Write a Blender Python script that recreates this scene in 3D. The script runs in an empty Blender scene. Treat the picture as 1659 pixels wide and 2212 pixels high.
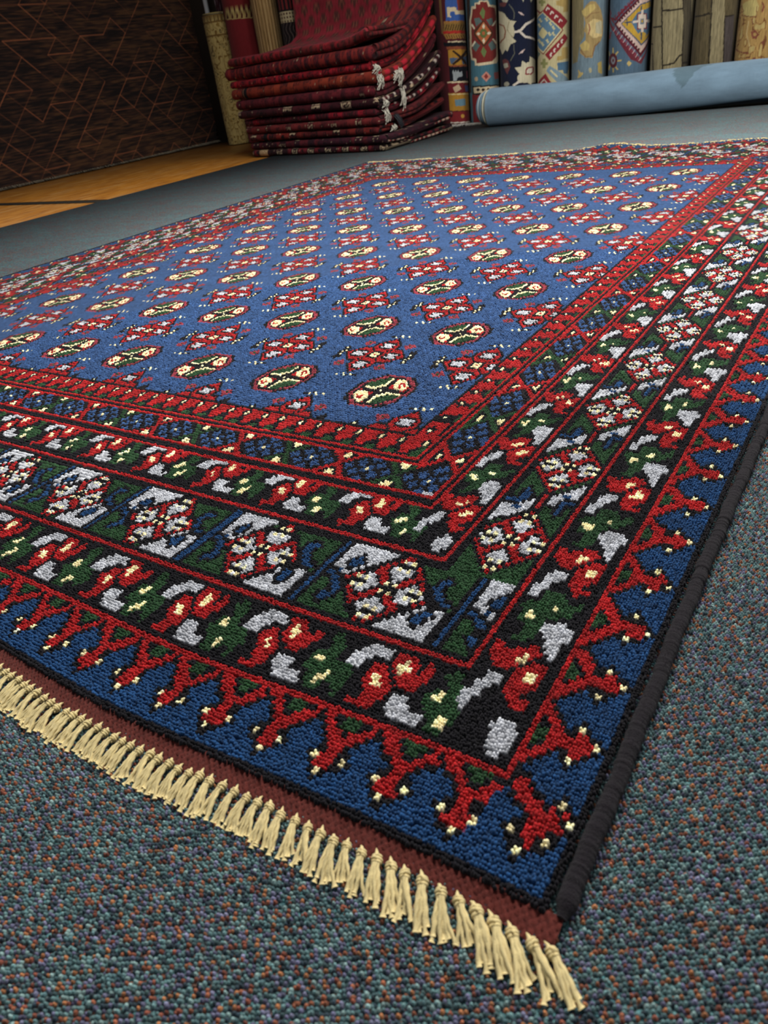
import bpy, bmesh, math, random
import numpy as np
from mathutils import Vector, Matrix

random.seed(7)
RNG = np.random.default_rng(11)
SC = bpy.context.scene
COL = SC.collection
PI = math.pi


# ------------------------------------------------------------------ helpers
def lin(h):
    """#rrggbb (or 0-255 triple) to linear rgb."""
    if isinstance(h, str):
        h = [int(h[i:i + 2], 16) for i in (1, 3, 5)]
    return tuple((c / 255 / 12.92) if c / 255 <= .04045 else ((c / 255 + .055) / 1.055) ** 2.4 for c in h)


def rgba(h, k=1.0):
    r = lin(h)
    return (r[0] * k, r[1] * k, r[2] * k, 1)


def tag(o, label=None, cat=None, group=None, kind=None):
    if label: o['label'] = label
    if cat: o['category'] = cat
    if group: o['group'] = group
    if kind: o['kind'] = kind
    return o


def empty(name, loc=(0, 0, 0), rot=(0, 0, 0)):
    o = bpy.data.objects.new(name, None)
    COL.objects.link(o)
    o.location = loc
    o.rotation_euler = rot
    o.empty_display_size = .02
    return o


def link(name, me, mat=None, parent=None, smooth=True):
    o = bpy.data.objects.new(name, me)
    COL.objects.link(o)
    if mat: me.materials.append(mat)
    if parent: o.parent = parent
    if smooth and len(me.polygons):
        me.polygons.foreach_set('use_smooth', np.ones(len(me.polygons), bool))
    return o


def np_mesh(name, V, quads=None, tris=None, col=None, attr='Col', extra=None):
    """Mesh from numpy arrays, with an optional colour per vertex (rgb or rgba)."""
    me = bpy.data.meshes.new(name)
    V = np.asarray(V, np.float32)
    me.vertices.add(len(V))
    me.vertices.foreach_set('co', V.ravel())
    L, S, T = [], [], []
    off = 0
    if quads is not None and len(quads):
        q = np.asarray(quads, np.int32)
        L.append(q.ravel()); S.append(np.arange(len(q)) * 4 + off); T.append(np.full(len(q), 4)); off += q.size
    if tris is not None and len(tris):
        q = np.asarray(tris, np.int32)
        L.append(q.ravel()); S.append(np.arange(len(q)) * 3 + off); T.append(np.full(len(q), 3)); off += q.size
    L = np.concatenate(L).astype(np.int32); S = np.concatenate(S).astype(np.int32); T = np.concatenate(T).astype(np.int32)
    me.loops.add(len(L)); me.loops.foreach_set('vertex_index', L)
    me.polygons.add(len(S)); me.polygons.foreach_set('loop_start', S); me.polygons.foreach_set('loop_total', T)
    if col is not None:
        c = np.asarray(col, np.float32)
        if c.shape[1] == 3: c = np.concatenate([c, np.ones((len(c), 1), np.float32)], 1)
        a = me.color_attributes.new(attr, 'FLOAT_COLOR', 'POINT')
        a.data.foreach_set('color', c.ravel())
    me.update(calc_edges=True)
    me.validate()
    return me


def grid_quads(nu, nv, close_u=False, close_v=False):
    """Vertex index = i*nv + j."""
    iu = np.arange(nu if close_u else nu - 1); iv = np.arange(nv if close_v else nv - 1)
    I, J = np.meshgrid(iu, iv, indexing='ij')
    I2, J2 = (I + 1) % nu, (J + 1) % nv
    return np.stack([I * nv + J, I2 * nv + J, I2 * nv + J2, I * nv + J2], -1).reshape(-1, 4)


class MB:
    """Collects shapes into one mesh."""
    def __init__(self): self.V, self.Q, self.T, self.C, self.n = [], [], [], [], 0

    def add(self, V, quads=None, tris=None, col=None):
        V = np.asarray(V, float)
        if quads is not None and len(quads): self.Q.append(np.asarray(quads) + self.n)
        if tris is not None and len(tris): self.T.append(np.asarray(tris) + self.n)
        self.V.append(V); self.n += len(V)
        c = np.ones((len(V), 3)) if col is None else np.broadcast_to(np.asarray(col, float), (len(V), 3))
        self.C.append(c)

    def tube(self, pts, rad, sides=8, col=None, twist=0, ridge=0, cap=True, lobes=2):
        """Tube along pts; ridge > 0 cuts helical plies into it."""
        P = np.asarray(pts, float); n = len(P)
        R = np.broadcast_to(np.asarray(rad, float), (n,))
        T = np.gradient(P, axis=0); T /= np.linalg.norm(T, axis=1)[:, None] + 1e-12
        up = np.array([0, 0, 1.0]) if abs(T[0, 2]) < .9 else np.array([1.0, 0, 0])
        A = np.cross(T, up); A /= np.linalg.norm(A, axis=1)[:, None] + 1e-12
        B = np.cross(T, A)
        th = np.linspace(0, 2 * PI, sides, endpoint=False)
        ph = np.linspace(0, 1, n) * twist
        rr = R[:, None] * (1 + ridge * np.cos(lobes * (th[None] - ph[:, None])))
        V = P[:, None] + A[:, None] * (np.cos(th)[None] * rr)[..., None] + B[:, None] * (np.sin(th)[None] * rr)[..., None]
        V = V.reshape(-1, 3); q = grid_quads(n, sides, close_v=True)
        t = None
        if cap:
            V = np.concatenate([V, P[:1], P[-1:]]); k = n * sides
            s = np.arange(sides)
            t = np.concatenate([np.stack([np.full(sides, k), (s + 1) % sides, s], 1),
                                np.stack([np.full(sides, k + 1), (n - 1) * sides + s, (n - 1) * sides + (s + 1) % sides], 1)])
        if col is not None and np.ndim(col) == 2 and len(col) == n:
            col = np.repeat(np.asarray(col), sides, 0)
            if cap: col = np.concatenate([col, col[:1], col[-1:]])
        self.add(V, q, t, col)

    def lathe(self, prof, sides=16, M=None, col=None):
        """prof: list of (r, z)."""
        p = np.asarray(prof, float); th = np.linspace(0, 2 * PI, sides, endpoint=False)
        V = np.stack([p[:, None, 0] * np.cos(th), p[:, None, 0] * np.sin(th), np.repeat(p[:, 1:2], sides, 1)], -1).reshape(-1, 3)
        if M is not None: V = V @ np.array(M.to_3x3()).T + np.array(M.translation)
        self.add(V, grid_quads(len(p), sides, close_v=True), None, col)

    def box(self, lo, hi, col=None):
        x0, y0, z0 = lo; x1, y1, z1 = hi
        V = [(x0, y0, z0), (x1, y0, z0), (x1, y1, z0), (x0, y1, z0), (x0, y0, z1), (x1, y0, z1), (x1, y1, z1), (x0, y1, z1)]
        self.add(V, [(0, 3, 2, 1), (4, 5, 6, 7), (0, 1, 5, 4), (1, 2, 6, 5), (2, 3, 7, 6), (3, 0, 4, 7)], None, col)

    def mesh(self, name):
        return np_mesh(name, np.concatenate(self.V), np.concatenate(self.Q) if self.Q else None,
                       np.concatenate(self.T) if self.T else None, np.concatenate(self.C))

    def build(self, name, mat, parent=None, smooth=True):
        return link(name, self.mesh(name), mat, parent, smooth)


# ------------------------------------------------------------------ materials
class NT:
    def __init__(self, name):
        self.m = bpy.data.materials.new(name); self.m.use_nodes = True
        self.t = self.m.node_tree; self.t.nodes.clear()
        self.out = self.t.nodes.new('ShaderNodeOutputMaterial')
        self.b = self.t.nodes.new('ShaderNodeBsdfPrincipled')
        self.t.links.new(self.b.outputs[0], self.out.inputs[0])
        self.b.inputs['Roughness'].default_value = .9
        self.b.inputs['Specular IOR Level'].default_value = .15

    def n(self, typ, **kw):
        nd = self.t.nodes.new('ShaderNode' + typ)
        ins = kw.pop('ins', {})
        for k, v in kw.items(): setattr(nd, k, v)
        for k, v in ins.items():
            if hasattr(v, 'is_output') or isinstance(v, bpy.types.NodeSocket): self.t.links.new(v, nd.inputs[k])
            else: nd.inputs[k].default_value = v
        return nd

    def set(self, name, v):
        if isinstance(v, bpy.types.NodeSocket): self.t.links.new(v, self.b.inputs[name])
        else: self.b.inputs[name].default_value = v

    def math(self, op, a, b=0.0, c=None):
        nd = self.t.nodes.new('ShaderNodeMath'); nd.operation = op
        for i, v in enumerate((a, b) if c is None else (a, b, c)):
            if isinstance(v, bpy.types.NodeSocket): self.t.links.new(v, nd.inputs[i])
            else: nd.inputs[i].default_value = v
        return nd.outputs[0]

    def mix(self, f, a, b, mode='MIX'):
        nd = self.t.nodes.new('ShaderNodeMix'); nd.data_type = 'RGBA'; nd.blend_type = mode
        for i, v in ((0, f), (6, a), (7, b)):
            if isinstance(v, bpy.types.NodeSocket): self.t.links.new(v, nd.inputs[i])
            else: nd.inputs[i].default_value = v
        return nd.outputs[2]

    def ramp(self, f, stops, interp='LINEAR'):
        nd = self.t.nodes.new('ShaderNodeValToRGB'); nd.color_ramp.interpolation = interp
        e = nd.color_ramp.elements
        while len(e) < len(stops): e.new(.5)
        for i, (p, c) in enumerate(stops):
            e[i].position = p; e[i].color = c
        self.t.links.new(f, nd.inputs[0])
        return nd.outputs[0]

    def obj(self): return self.n('TexCoord').outputs['Object']

    def mapping(self, vec, scale=(1, 1, 1), rot=(0, 0, 0), loc=(0, 0, 0)):
        return self.n('Mapping', ins={'Vector': vec, 'Scale': scale, 'Rotation': rot, 'Location': loc}).outputs[0]

    def noise(self, vec, scale, detail=3, rough=.6, out='Fac'):
        return self.n('TexNoise', ins={'Vector': vec, 'Scale': scale, 'Detail': detail, 'Roughness': rough}).outputs[out]

    def bump(self, h, dist, strength=1.0):
        nd = self.n('Bump', ins={'Height': h, 'Distance': dist, 'Strength': strength})
        self.t.links.new(nd.outputs[0], self.b.inputs['Normal'])

    def sheen(self, w=.3, r=.5, tint=(1, 1, 1, 1)):
        self.b.inputs['Sheen Weight'].default_value = w
        self.b.inputs['Sheen Roughness'].default_value = r
        self.b.inputs['Sheen Tint'].default_value = tint


def wool_mat(name, fleck=.12, bump_scale=900, bump_d=.0008, sheen=.12, var=.35):
    """Vertex-coloured wool with fibre flecks and soft mottling."""
    k = NT(name)
    a = k.n('Attribute', attribute_name='Col').outputs['Color']
    o = k.obj()
    n1 = k.noise(o, bump_scale, 2, .7)
    n2 = k.noise(o, 14, 3, .6)
    v = k.math('ADD', k.math('MULTIPLY', n1, var), k.math('MULTIPLY', n2, var * .8))
    v = k.math('ADD', v, 1 - var * .9)
    c = k.mix(1.0, a, k.n('CombineColor', ins={0: v, 1: v, 2: v}).outputs[0], 'MULTIPLY')
    if fleck:
        f = k.math('GREATER_THAN', k.noise(o, bump_scale * .8, 1, .5), .76)
        c = k.mix(k.math('MULTIPLY', f, fleck), c, (.75, .75, .8, 1))
    k.set('Base Color', c)
    k.bump(n1, bump_d, .8)
    if sheen: k.sheen(sheen, .6)
    return k.m
# ------------------------------------------------------------------ camera
CH = 0.409                      # camera height; the rug's pile top lies at PZ
PZ = 0.009
_R = np.array([[0.83387741, 0.53822791, -0.12230777], [-0.20057844, 0.5019401, 0.84132302], [-0.5142147, 0.67702795, -0.52651343]])
cam = bpy.data.cameras.new('camera')
camo = bpy.data.objects.new('camera', cam); COL.objects.link(camo)
M = Matrix.Identity(4)
for i in range(3):
    M[i][0], M[i][1], M[i][2] = _R[0][i], _R[1][i], -_R[2][i]
M.translation = Vector((0, 0, CH))
camo.matrix_world = M
cam.sensor_fit = 'VERTICAL'; cam.sensor_height = 36; cam.lens = 36 * 1560.43 / 2212
cam.clip_start = .01; cam.clip_end = 60
cam.dof.use_dof = True; cam.dof.focus_distance = .92; cam.dof.aperture_fstop = 11
SC.camera = camo
SC.view_settings.view_transform = 'Standard'
SC.view_settings.look = 'None'
SC.view_settings.exposure = 0
BK = CH / .4                    # floor-level scale for things standing on the carpet
# ------------------------------------------------------------------ the hand-knotted rug: design on a knot grid
KU, KV = .458744 * .4 / 42, .613198 * .4 / 42          # knot pitch across and along
X0, Y0 = -1.440364 * .4, 1.981821 * .4                 # knot (0,0) = nearest right gul
S0, S1, T0, T1 = -364, 113, -103, 397
NS, NTT = S1 - S0, T1 - T0
SG, TG = np.meshgrid(np.arange(S0, S1) + 0.0, np.arange(T0, T1) + 0.0)   # [t, s]
K, R_, B_, G_, W_, C_, DR, B2 = range(8)               # black red blue green grey cream dull-red outer-blue
CAN = np.full((NTT, NS), B_, np.int8)


def inside(poly, s, t):
    x, y = s, t
    r = np.zeros(np.shape(x), bool)
    p = poly
    for i in range(len(p)):
        x0, y0 = p[i - 1]; x1, y1 = p[i]
        if y0 == y1: continue
        c = ((y0 > y) != (y1 > y)) & (x < (x1 - x0) * (y - y0) / (y1 - y0) + x0)
        r ^= c
    return r


def dil(m):
    d = m.copy()
    d[1:] |= m[:-1]; d[:-1] |= m[1:]; d[:, 1:] |= m[:, :-1]; d[:, :-1] |= m[:, 1:]
    return d


def P(poly, col, out=0, clip=None, oc=K):
    """Paint a polygon given in knots, with a black contour of `out` knots."""
    a = np.asarray(poly, float)
    i0, i1 = int(math.floor(a[:, 0].min())) - 3 - S0, int(math.ceil(a[:, 0].max())) + 4 - S0
    j0, j1 = int(math.floor(a[:, 1].min())) - 3 - T0, int(math.ceil(a[:, 1].max())) + 4 - T0
    i0, j0 = max(i0, 0), max(j0, 0); i1, j1 = min(i1, NS), min(j1, NTT)
    if i1 <= i0 or j1 <= j0: return
    sl = (slice(j0, j1), slice(i0, i1))
    m = inside([tuple(q) for q in a], SG[sl] + .01, TG[sl] + .013)
    cm = np.ones_like(m) if clip is None else clip[sl]
    v = CAN[sl]
    if out:
        d = m
        for _ in range(out): d = dil(d)
        v[d & cm] = oc
    v[m & cm] = col


def tr(pts, o, rot=0, sx=1, sy=1):
    """Local (along, inward) to knots; rot 0: front border, 1: right border (quarter turn), 2: half turn, 3."""
    r = []
    for a, b in pts:
        a *= sx; b *= sy
        for _ in range(rot): a, b = -b, a
        r.append((o[0] + a, o[1] + b))
    return r


def dot(o, col=C_, out=0, clip=None, w=.55, h=.55):
    P([(o[0] - w, o[1] - h), (o[0] + w, o[1] - h), (o[0] + w, o[1] + h), (o[0] - w, o[1] + h)], col, out, clip)


def dia(o, a, b, col, out=0, clip=None):
    P([(o[0] - a, o[1]), (o[0], o[1] - b), (o[0] + a, o[1]), (o[0], o[1] + b)], col, out, clip)


# field motifs -------------------------------------------------------------
def gul(o):
    oc = [(-4.4, 9.5), (4.6, 9.5), (9.8, 5.6), (10.8, 2.2), (10.2, -4.6), (5, -9.4), (-4.4, -9.4), (-9, -5.6), (-10.2, -2.2), (-9.4, 4.6)]
    f = lambda k: [(o[0] + a * k, o[1] + b * k) for a, b in oc]
    P(f(1.05), K); P(f(.96), DR); P(f(.85), K)
    ins = f(.79)
    m = inside(ins, SG, TG)
    for sg in (1, -1):
        q = lambda pts: [(o[0] + sg * a, o[1] + sg * b) for a, b in pts]
        P(q([(-9, 9), (-9, 1.6), (-3.2, 1.6), (-1.6, 3), (-1.4, 9)]), G_, 0, m)
        P(q([(-9, 1.9), (-3.4, 1.9), (-2, 3.2), (-1.6, 9), (-.5, 9), (-.7, 2.6), (-2.6, .9), (-9, .8)]), C_, 0, m)
        P(q([(1.2, 1.2), (9, .9), (9, 9), (.9, 9)]), R_, 0, m)
        P(q([(1.6, 4.2), (3.6, 2.0), (7.8, 1.6), (8.2, 4.6), (5.6, 7.2), (1.6, 7.4)]), C_, 0, m)
        P(q([(2.6, 4.4), (4.6, 2.6), (5.4, 3.4), (4, 4.4), (6.8, 3.8), (6.6, 4.7), (4.4, 5.6)]), R_, 0, m)
    dia(o, 2.6, 2.2, K); dot(o, C_)


def star(o, clip=None):
    pl = [(-12.2, 0), (-8.2, 4.3), (-4.6, 4.4), (-4.2, 8.4), (0, 12.2), (4.2, 8.4), (4.6, 4.4), (8.2, 4.3), (12.2, 0), (8.2, -4.3), (4.6, -4.4), (4.2, -8.4), (0, -12.2), (-4.2, -8.4), (-4.6, -4.4), (-8.2, -4.3)]
    P([(o[0] + a, o[1] + b) for a, b in pl], R_, 1, clip)
    for a, b in ((1, 1), (1, -1), (-1, 1), (-1, -1)):
        P([(o[0], o[1] + .5 * b), (o[0] + .6 * a, o[1]), (o[0] + 5 * a, o[1] + 4 * b), (o[0] + 4.4 * a, o[1] + 4.6 * b)], K, 0, clip)
        x, y = o[0] + 9.3 * a, o[1] + 7.9 * b
        dia((x, y), 2.7, 2.2, DR, 0, clip); dot((x, y), G_, 0, clip)
    for a, b in ((7.1, 0), (-7.1, 0), (0, 7.1), (0, -7.1)):
        x, y = o[0] + a, o[1] + b
        P([(x - 2.6, y - 1.1), (x - 1.6, y - 1.9), (x + 1.6, y - 1.9), (x + 2.6, y - 1.1), (x + 1.9, y), (x + 2.6, y + 1.2), (x + 1.6, y + 1.9), (x - 1.6, y + 1.9), (x - 2.6, y + 1.2), (x - 1.9, y)], W_, 1, clip)
    P([(o[0] - 2.1, o[1] - 1.4), (o[0] + 2.1, o[1] - 1.4), (o[0] + 1.4, o[1]), (o[0] + 2.1, o[1] + 1.6), (o[0] - 2.1, o[1] + 1.6), (o[0] - 1.4, o[1])], C_, 1, clip)
    dot(o, R_, 0, clip)
    for r in range(4):
        for pt in tr([(-2.6, 14.2), (-3.6, 13.6), (-1, 14.8), (1, 14.2), (3, 15), (.4, 15.4)], o, r): dot(pt, K, 1 if r % 2 else 0, clip)
        for pt in tr([(-2, 14.2), (0, 15), (1, 14), (3, 15)], o, r): dot(pt, C_, 0, clip, .62, .62)


FLD = (SG < 27.6) & (TG > -18.8) & (SG > -252 - 27.6) & (TG < 294 + 18.8)
for i in range(7):
    for j in range(8): gul((-42 * i, 42 * j))
for i in range(8):
    for j in range(9):
        o = (21 - 42 * i, -21 + 42 * j)
        if o[1] < 310: star(o, FLD)

# borders (front + right painted, then turned half round for the far + left) --
RB = {'pile': (111.7, -102.4), 'L1': (98.7, -90.3), 'L2': (84.4, -76.4), 'L3': (65.1, -56.3), 'L4': (51.2, -41.6), 'L5': (36.1, -27.7), 'field': (27.3, -18.5)}


def rect(n, d):
    return (SG < RB[n][0] + d) & (TG > RB[n][1] - d)


keep = CAN.copy()
for n, d, c in (('pile', 9, K), ('pile', -.9, B2), ('L1', 1.7, K), ('L1', .6, R_), ('L1', -.6, K), ('L2', .6, R_), ('L2', -.6, K), ('L2', -2, G_), ('L3', 2, K), ('L3', .6, R_), ('L3', -.6, K), ('L4', 1.6, R_), ('L4', .6, K), ('L4', -.6, R_), ('L4', -1.6, K), ('L5', 2.6, R_), ('L5', 1.6, K), ('L5', .6, R_), ('L5', -.5, K), ('field', 1.0, K)):
    CAN[rect(n, d)] = c
m = rect('field', 0)
CAN[m] = keep[m]
bandm = lambda a, da, b, db: rect(a, -da) & ~rect(b, db)
M_out, M_fo, M_main, M_fi = bandm('pile', .9, 'L1', .7), bandm('L1', 1.6, 'L2', 1.4), bandm('L2', 1.6, 'L3', 1.4), bandm('L3', 1.6, 'L4', 1.8)
M_bl, M_z = bandm('L4', 1.7, 'L5', 2.8), bandm('L5', .6, 'field', 1)

# outer band: forked Y motifs
YP = [(-5.9, 5.0), (-4.0, 5.6), (-1.2, 3.2), (0, 2.6), (1.2, 3.2), (4.0, 5.6), (5.7, 5.0), (1.8, 1.3), (.7, .7), (1.6, -.8), (1.7, -2.3), (.4, -3.3), (-1.7, -2.6), (-1.7, -1), (-.8, .2), (-1.5, 1.3)]
for k in range(-34, 9):
    for rot, o, sy in ((0, (5.3 + 11.3 * k, -96.0), 1), (1, (105.0, -93.8 + 11.3 * (k + 35)), 1.1)):
        P(tr(YP, o, rot, 1, sy), R_, 1, M_out)
        P(tr([(-4.0, 6.2), (4.0, 6.2), (0, 2.9)], o, rot, 1, sy), K, 0, M_out)
        P(tr([(-2.0, 5.5), (2.0, 5.5), (1, 3.6), (-1, 3.6)], o, rot, 1, sy), G_, 0, M_out)
        for pt in tr([(-2.6, -1.3), (2.4, -1.3), (0, -3.3)], o, rot, 1, sy):
            dot((round(pt[0]), round(pt[1])), C_, 1, M_out)
        P(tr([(-1.6, -.6), (1.6, -.6), (1.6, -2.2), (.4, -3), (-1.6, -2.3)], o, rot, 1, sy), R_, 0, M_out)
P([(97, -102), (112, -102), (112, -86), (101, -90.6), (99, -92.6)], B2, 0, M_out)
P([(100, -90.8), (101.4, -89.4), (105.4, -92.2), (109, -91.2), (110, -92.8), (108.6, -95), (106.4, -97.4), (104.2, -97.2), (104, -95.2), (105, -94), (103.2, -92.8)], R_, 1, M_out)
for pt in ((108, -91), (110, -93), (108, -96), (105, -98), (103, -96)): dot(pt, C_, 1, M_out)
P([(104.5, -93.4), (107.6, -92), (109, -93), (106.2, -96.4), (105, -95.6)], R_, 0, M_out)

# floral bands
FF = dict(
    r1=[(-4, 2.3), (-1.4, 2.7), (1.0, .6), (1.7, -1.1), (1.7, -2.8), (.3, -5.3), (-2.7, -5.7), (-4.0, -4.2), (-1.7, -3.7), (-2.3, -2.4), (-3.5, -1.2), (-4.3, .5)],
    r2=[(-.6, 2.9), (-1.4, 5.3), (2.2, 5.7), (3.7, 4.4), (4.6, 2.6), (5.2, 5.6), (7.2, 4.6), (7.0, 2.8), (5.6, .2), (2.7, -.2), (.4, 1.6)],
    c1=[(-3.6, .8), (-1.6, .9), (-.2, -.8), (-1.4, -1.2)], c2=[(.5, 4.6), (1.6, 4.7), (2.6, 3.2), (2.4, 2.1), (1.2, 2.1), (.4, 3.2)],
    w1=[(-7.2, 5.6), (-2.3, 5.7), (-1.6, 3.8), (-4.4, 4.2), (-5.4, 2.9), (-6.4, .5), (-9.2, .8), (-9.6, 3.1)],
    w2=[(2.6, -.5), (5.3, -.5), (6.4, -2.4), (8, -3.6), (9.8, -3.4), (10, -5.2), (4.8, -5.5), (3, -3.8), (2.6, -1.9)],
    g=[(8.6, 5.0), (11.3, 5.9), (13.5, 2.8), (13, 1.4), (16.6, .9), (18.6, -1.5), (17.8, -5.2), (16.2, -3.4), (14.4, -3), (14.3, -5.2), (11.2, -5.2), (10.4, -2.8), (8.6, -2), (8, -.6), (8.9, 1.6), (11, 2)],
    gc1=[(9, -.6), (10, 1.5), (11.8, 1.1), (11, -.6)], gc2=[(12.5, -4), (12.3, -2.8), (13.9, -1.4), (14.6, -2), (14, -3.6)])
FR = dict(
    r1=[(-6, 1.8), (-5.7, 3.1), (-4, 3.9), (-3.5, 2.2), (-1.1, 3.9), (2.1, 4.4), (2.9, 1.9), (.4, -1), (-2.6, -1.9), (-4.9, -.2)],
    r2=[(-.2, -1.2), (3.2, 1.7), (5.3, 1.8), (5.4, -.3), (4.9, -2.9), (2.9, -5), (3.6, -5.5), (5.4, -5.7), (4.9, -6.9), (2.1, -7.2), (0, -5.2), (-.2, -3.1)],
    c1=[(-1.4, .3), (-1.1, 1.8), (.9, 2.2), (.7, 1.1)], c2=[(1.4, -2.3), (2.5, -.2), (4.4, -.5), (3.5, -2.4)],
    w1=[(-3.4, -2.6), (-1.0, -2.6), (-1.3, -4.6), (-2.6, -5.8), (-3.6, -7.5), (-3.8, -10), (-5.7, -9.9), (-5.7, -7.3), (-4.9, -4.6)],
    w2=[(.4, 9.8), (3.3, 10.4), (5.9, 9.4), (5.7, 7.3), (5, 6.2), (5, 2.6), (3.2, 2.5), (2.9, 4.6), (1.2, 6.6), (-.5, 8)],
    g=[(-3.1, -8.1), (.8, -7.9), (1.9, -9.6), (3.4, -9.5), (4.2, -7.5), (5.0, -9.6), (4.1, -11.9), (.4, -13.8), (-.4, -13.5), (.4, -14.7), (-.1, -17.8), (-1.7, -19.8), (-4.1, -19.4), (-2.6, -17.9), (-2.8, -16.4), (-4.7, -15.2), (-6, -11.4), (-2.8, -10.6)],
    gc1=[(-4.6, -13.2), (-3, -12.1), (-2, -14.1), (-3.4, -14.9)], gc2=[(-.6, -11.4), (.6, -10.3), (1, -11.4), (0, -12)])


def flor(F, o, clip, skip=()):
    for n, c in (('g', G_), ('w1', W_), ('w2', W_), ('r1', R_), ('r2', R_), ('c1', C_), ('c2', C_), ('gc1', C_), ('gc2', C_)):
        if n in skip: continue
        P([(o[0] + a, o[1] + b) for a, b in F[n]], c, 1 if n in ('r1', 'r2') else 0, clip)


frontclip = lambda sm: SG < sm
for k in range(-17, 2):
    flor(FF, (48.1 + 24.45 * k, -83.3), M_fo & (SG < 88) & (TG < -77.5))
for k in range(-15, 1):
    flor(FF, (37.6 + 25.2 * k, -48.4), M_fi & (SG < 56) & (TG < -43))
for k in range(-1, 20):
    flor(FR, (91.5, -48.9 + 24.15 * k), M_fo & (SG > 85.5), ('g', 'gc1', 'gc2') if k == -1 else ())
for k in range(0, 16):
    flor(FR, (58.2, -41 + 24.2 * k), M_fi & (SG > 51), ('g', 'gc1', 'gc2') if k == 0 else ())
P([(94.4, -82.2), (96.2, -82), (97.4, -84.2), (97.2, -87), (95.4, -88.8), (93.6, -87), (92.8, -84)], W_, 1, M_fo)
P([(60.2, -49.4), (62.4, -49.2), (63.6, -51.4), (63, -53.8), (60.8, -54.4), (59.4, -52.4)], W_, 1, M_fi)


# main band: latticed lozenges between white and green wedges
def lattice(o, a, b, ca, cb, clip):
    dia(o, a + 1.2, b + 1.2, K, 0, clip); dia(o, a, b, R_, 0, clip)
    for dx, dy in ((1, 0), (-1, 0), (0, 1), (0, -1)):
        c = (o[0] + dx * a * .52, o[1] + dy * b * .52)
        dia(c, ca, cb, K, 0, clip); dia(c, ca - 1.05, cb - .85, W_, 0, clip)
        c = (round(o[0] + dx * a * .62), round(o[1] + dy * b * .68))
        P([(c[0] - 1.6, c[1] - .5), (c[0] + 1.6, c[1] - .5), (c[0] + 1.6, c[1] + .5), (c[0] - 1.6, c[1] + .5)], K, 0, clip)
        for p in ((1, 1), (1, -1), (-1, 1), (-1, -1)): dot((c[0] + p[0], c[1] + p[1]), C_, 0, clip)
    c = (round(o[0]), round(o[1]))
    P([(c[0] - 1.6, c[1] - 1.6), (c[0] + 1.6, c[1] - 1.6), (c[0] + 1.6, c[1] + 1.6), (c[0] - 1.6, c[1] + 1.6)], K, 0, clip)
    for p in ((1, 1), (1, -1), (-1, 1), (-1, -1)): dot((c[0] + p[0], c[1] + p[1]), C_, 0, clip)


M_mr = M_main & (TG > -57)
for k in range(0, 18):
    o = (75.1, -47 + 26.05 * k)
    c2 = (o[0], o[1] + 13.02)
    for sg in (1, -1):
        q = lambda pts: [(c2[0] + sg * a, c2[1] + sg * (b - 13.02)) for a, b in pts]
        if k == 0 and sg == 1: pass
        P(q([(-9.6, 2.6), (-9.6, 11.8), (-.6, 14), (-.4, 11.6)]), W_, 1, M_mr)
        P(q([(-9.6, 12.6), (-5.4, 12.9), (-5.1, 16.2), (-4, 15.8), (-4, 12.4), (-5.2, 11.9), (-9.6, 11.8)]), B2, 1, M_mr)
        P(q([(-5.6, 9.4), (-3.4, 9.6), (-3.4, 10.6), (-5.6, 10.6)]), B2, 0, M_mr)
        P(q([(-1.6, 13.4), (-3, 12.4), (-2.4, 11.9), (-.6, 13)]), W_, 0, M_mr)
    P([(c2[0] - .6, c2[1] - 4), (c2[0] + .6, c2[1] - 4), (c2[0] + .6, c2[1] + 4), (c2[0] - .6, c2[1] + 4)], R_, 1, M_mr)
for k in range(0, 18):
    lattice((75.1, -47 + 26.05 * k), 9.0, 9.6, 3.7, 3.9, M_mr)
M_mf = M_main & (TG < -57.2)
for k in range(-12, 2):
    o = (58.8 + 34.3 * k, -66.2)
    for sg in (1, -1):
        q = lambda pts: [(o[0] + sg * a, o[1] + sg * b) for a, b in pts]
        P(q([(-15.2, 9.4), (-2.6, 9.4), (-10.4, 1.2), (-15.2, 1.2)]), W_, 1, M_mf)
        P(q([(-12.6, -.9), (-11, -.6), (-8.2, 2.6), (-9, 3.2)]), W_, 0, M_mf)
        P(q([(-16.2, -.6), (-13.4, -.4), (-11.8, 1.2), (-12.4, 1.6), (-13.6, .6), (-16, .6)]), B2, 0, M_mf)
        P(q([(-12.4, 2.4), (-10.6, 2.4), (-9.4, 4), (-10.4, 5.4), (-12, 5)]), B2, 1, M_mf)
        P(q([(-16.2, .4), (-13, .2), (-10.8, -1.2), (-9, -3.4), (-9.6, -5.6), (-12, -6), (-12.2, -4.6), (-10.6, -4.4), (-10.6, -3.2), (-13, -1)]), B2, 1, M_mf)
    for d in (-16.9, 17.4):
        P([(o[0] + d - .6, -78), (o[0] + d + .6, -78), (o[0] + d + .6, -54), (o[0] + d - .6, -54)], B2, 1, M_mf)
for k in range(-12, 1):
    lattice((58.8 + 34.3 * k, -66.2), 10.4, 9.0, 4.3, 3.7, M_mf)

# inner band: blue rosettes between hourglasses
PET = [(0, 0), (3, 2), (-3, 2), (3, -2), (-3, -2), (0, 4), (0, -4), (6, 0), (-6, 0), (1, 5), (-1, -5)]


def rosette(o, clip, rot):
    o = (round(o[0]), round(o[1]))
    for a, b in PET: dia(tr([(a, b)], o, rot)[0], 1.7, 1.7, B2 if abs(a) + abs(b) > 99 else B_, 0, clip)
    for a, b in ((1, 1), (-1, -1), (2, -1), (-2, 1)): dot(tr([(a, b)], o, rot)[0], B_, 0, clip)
    dot(o, C_, 0, clip)


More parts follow.
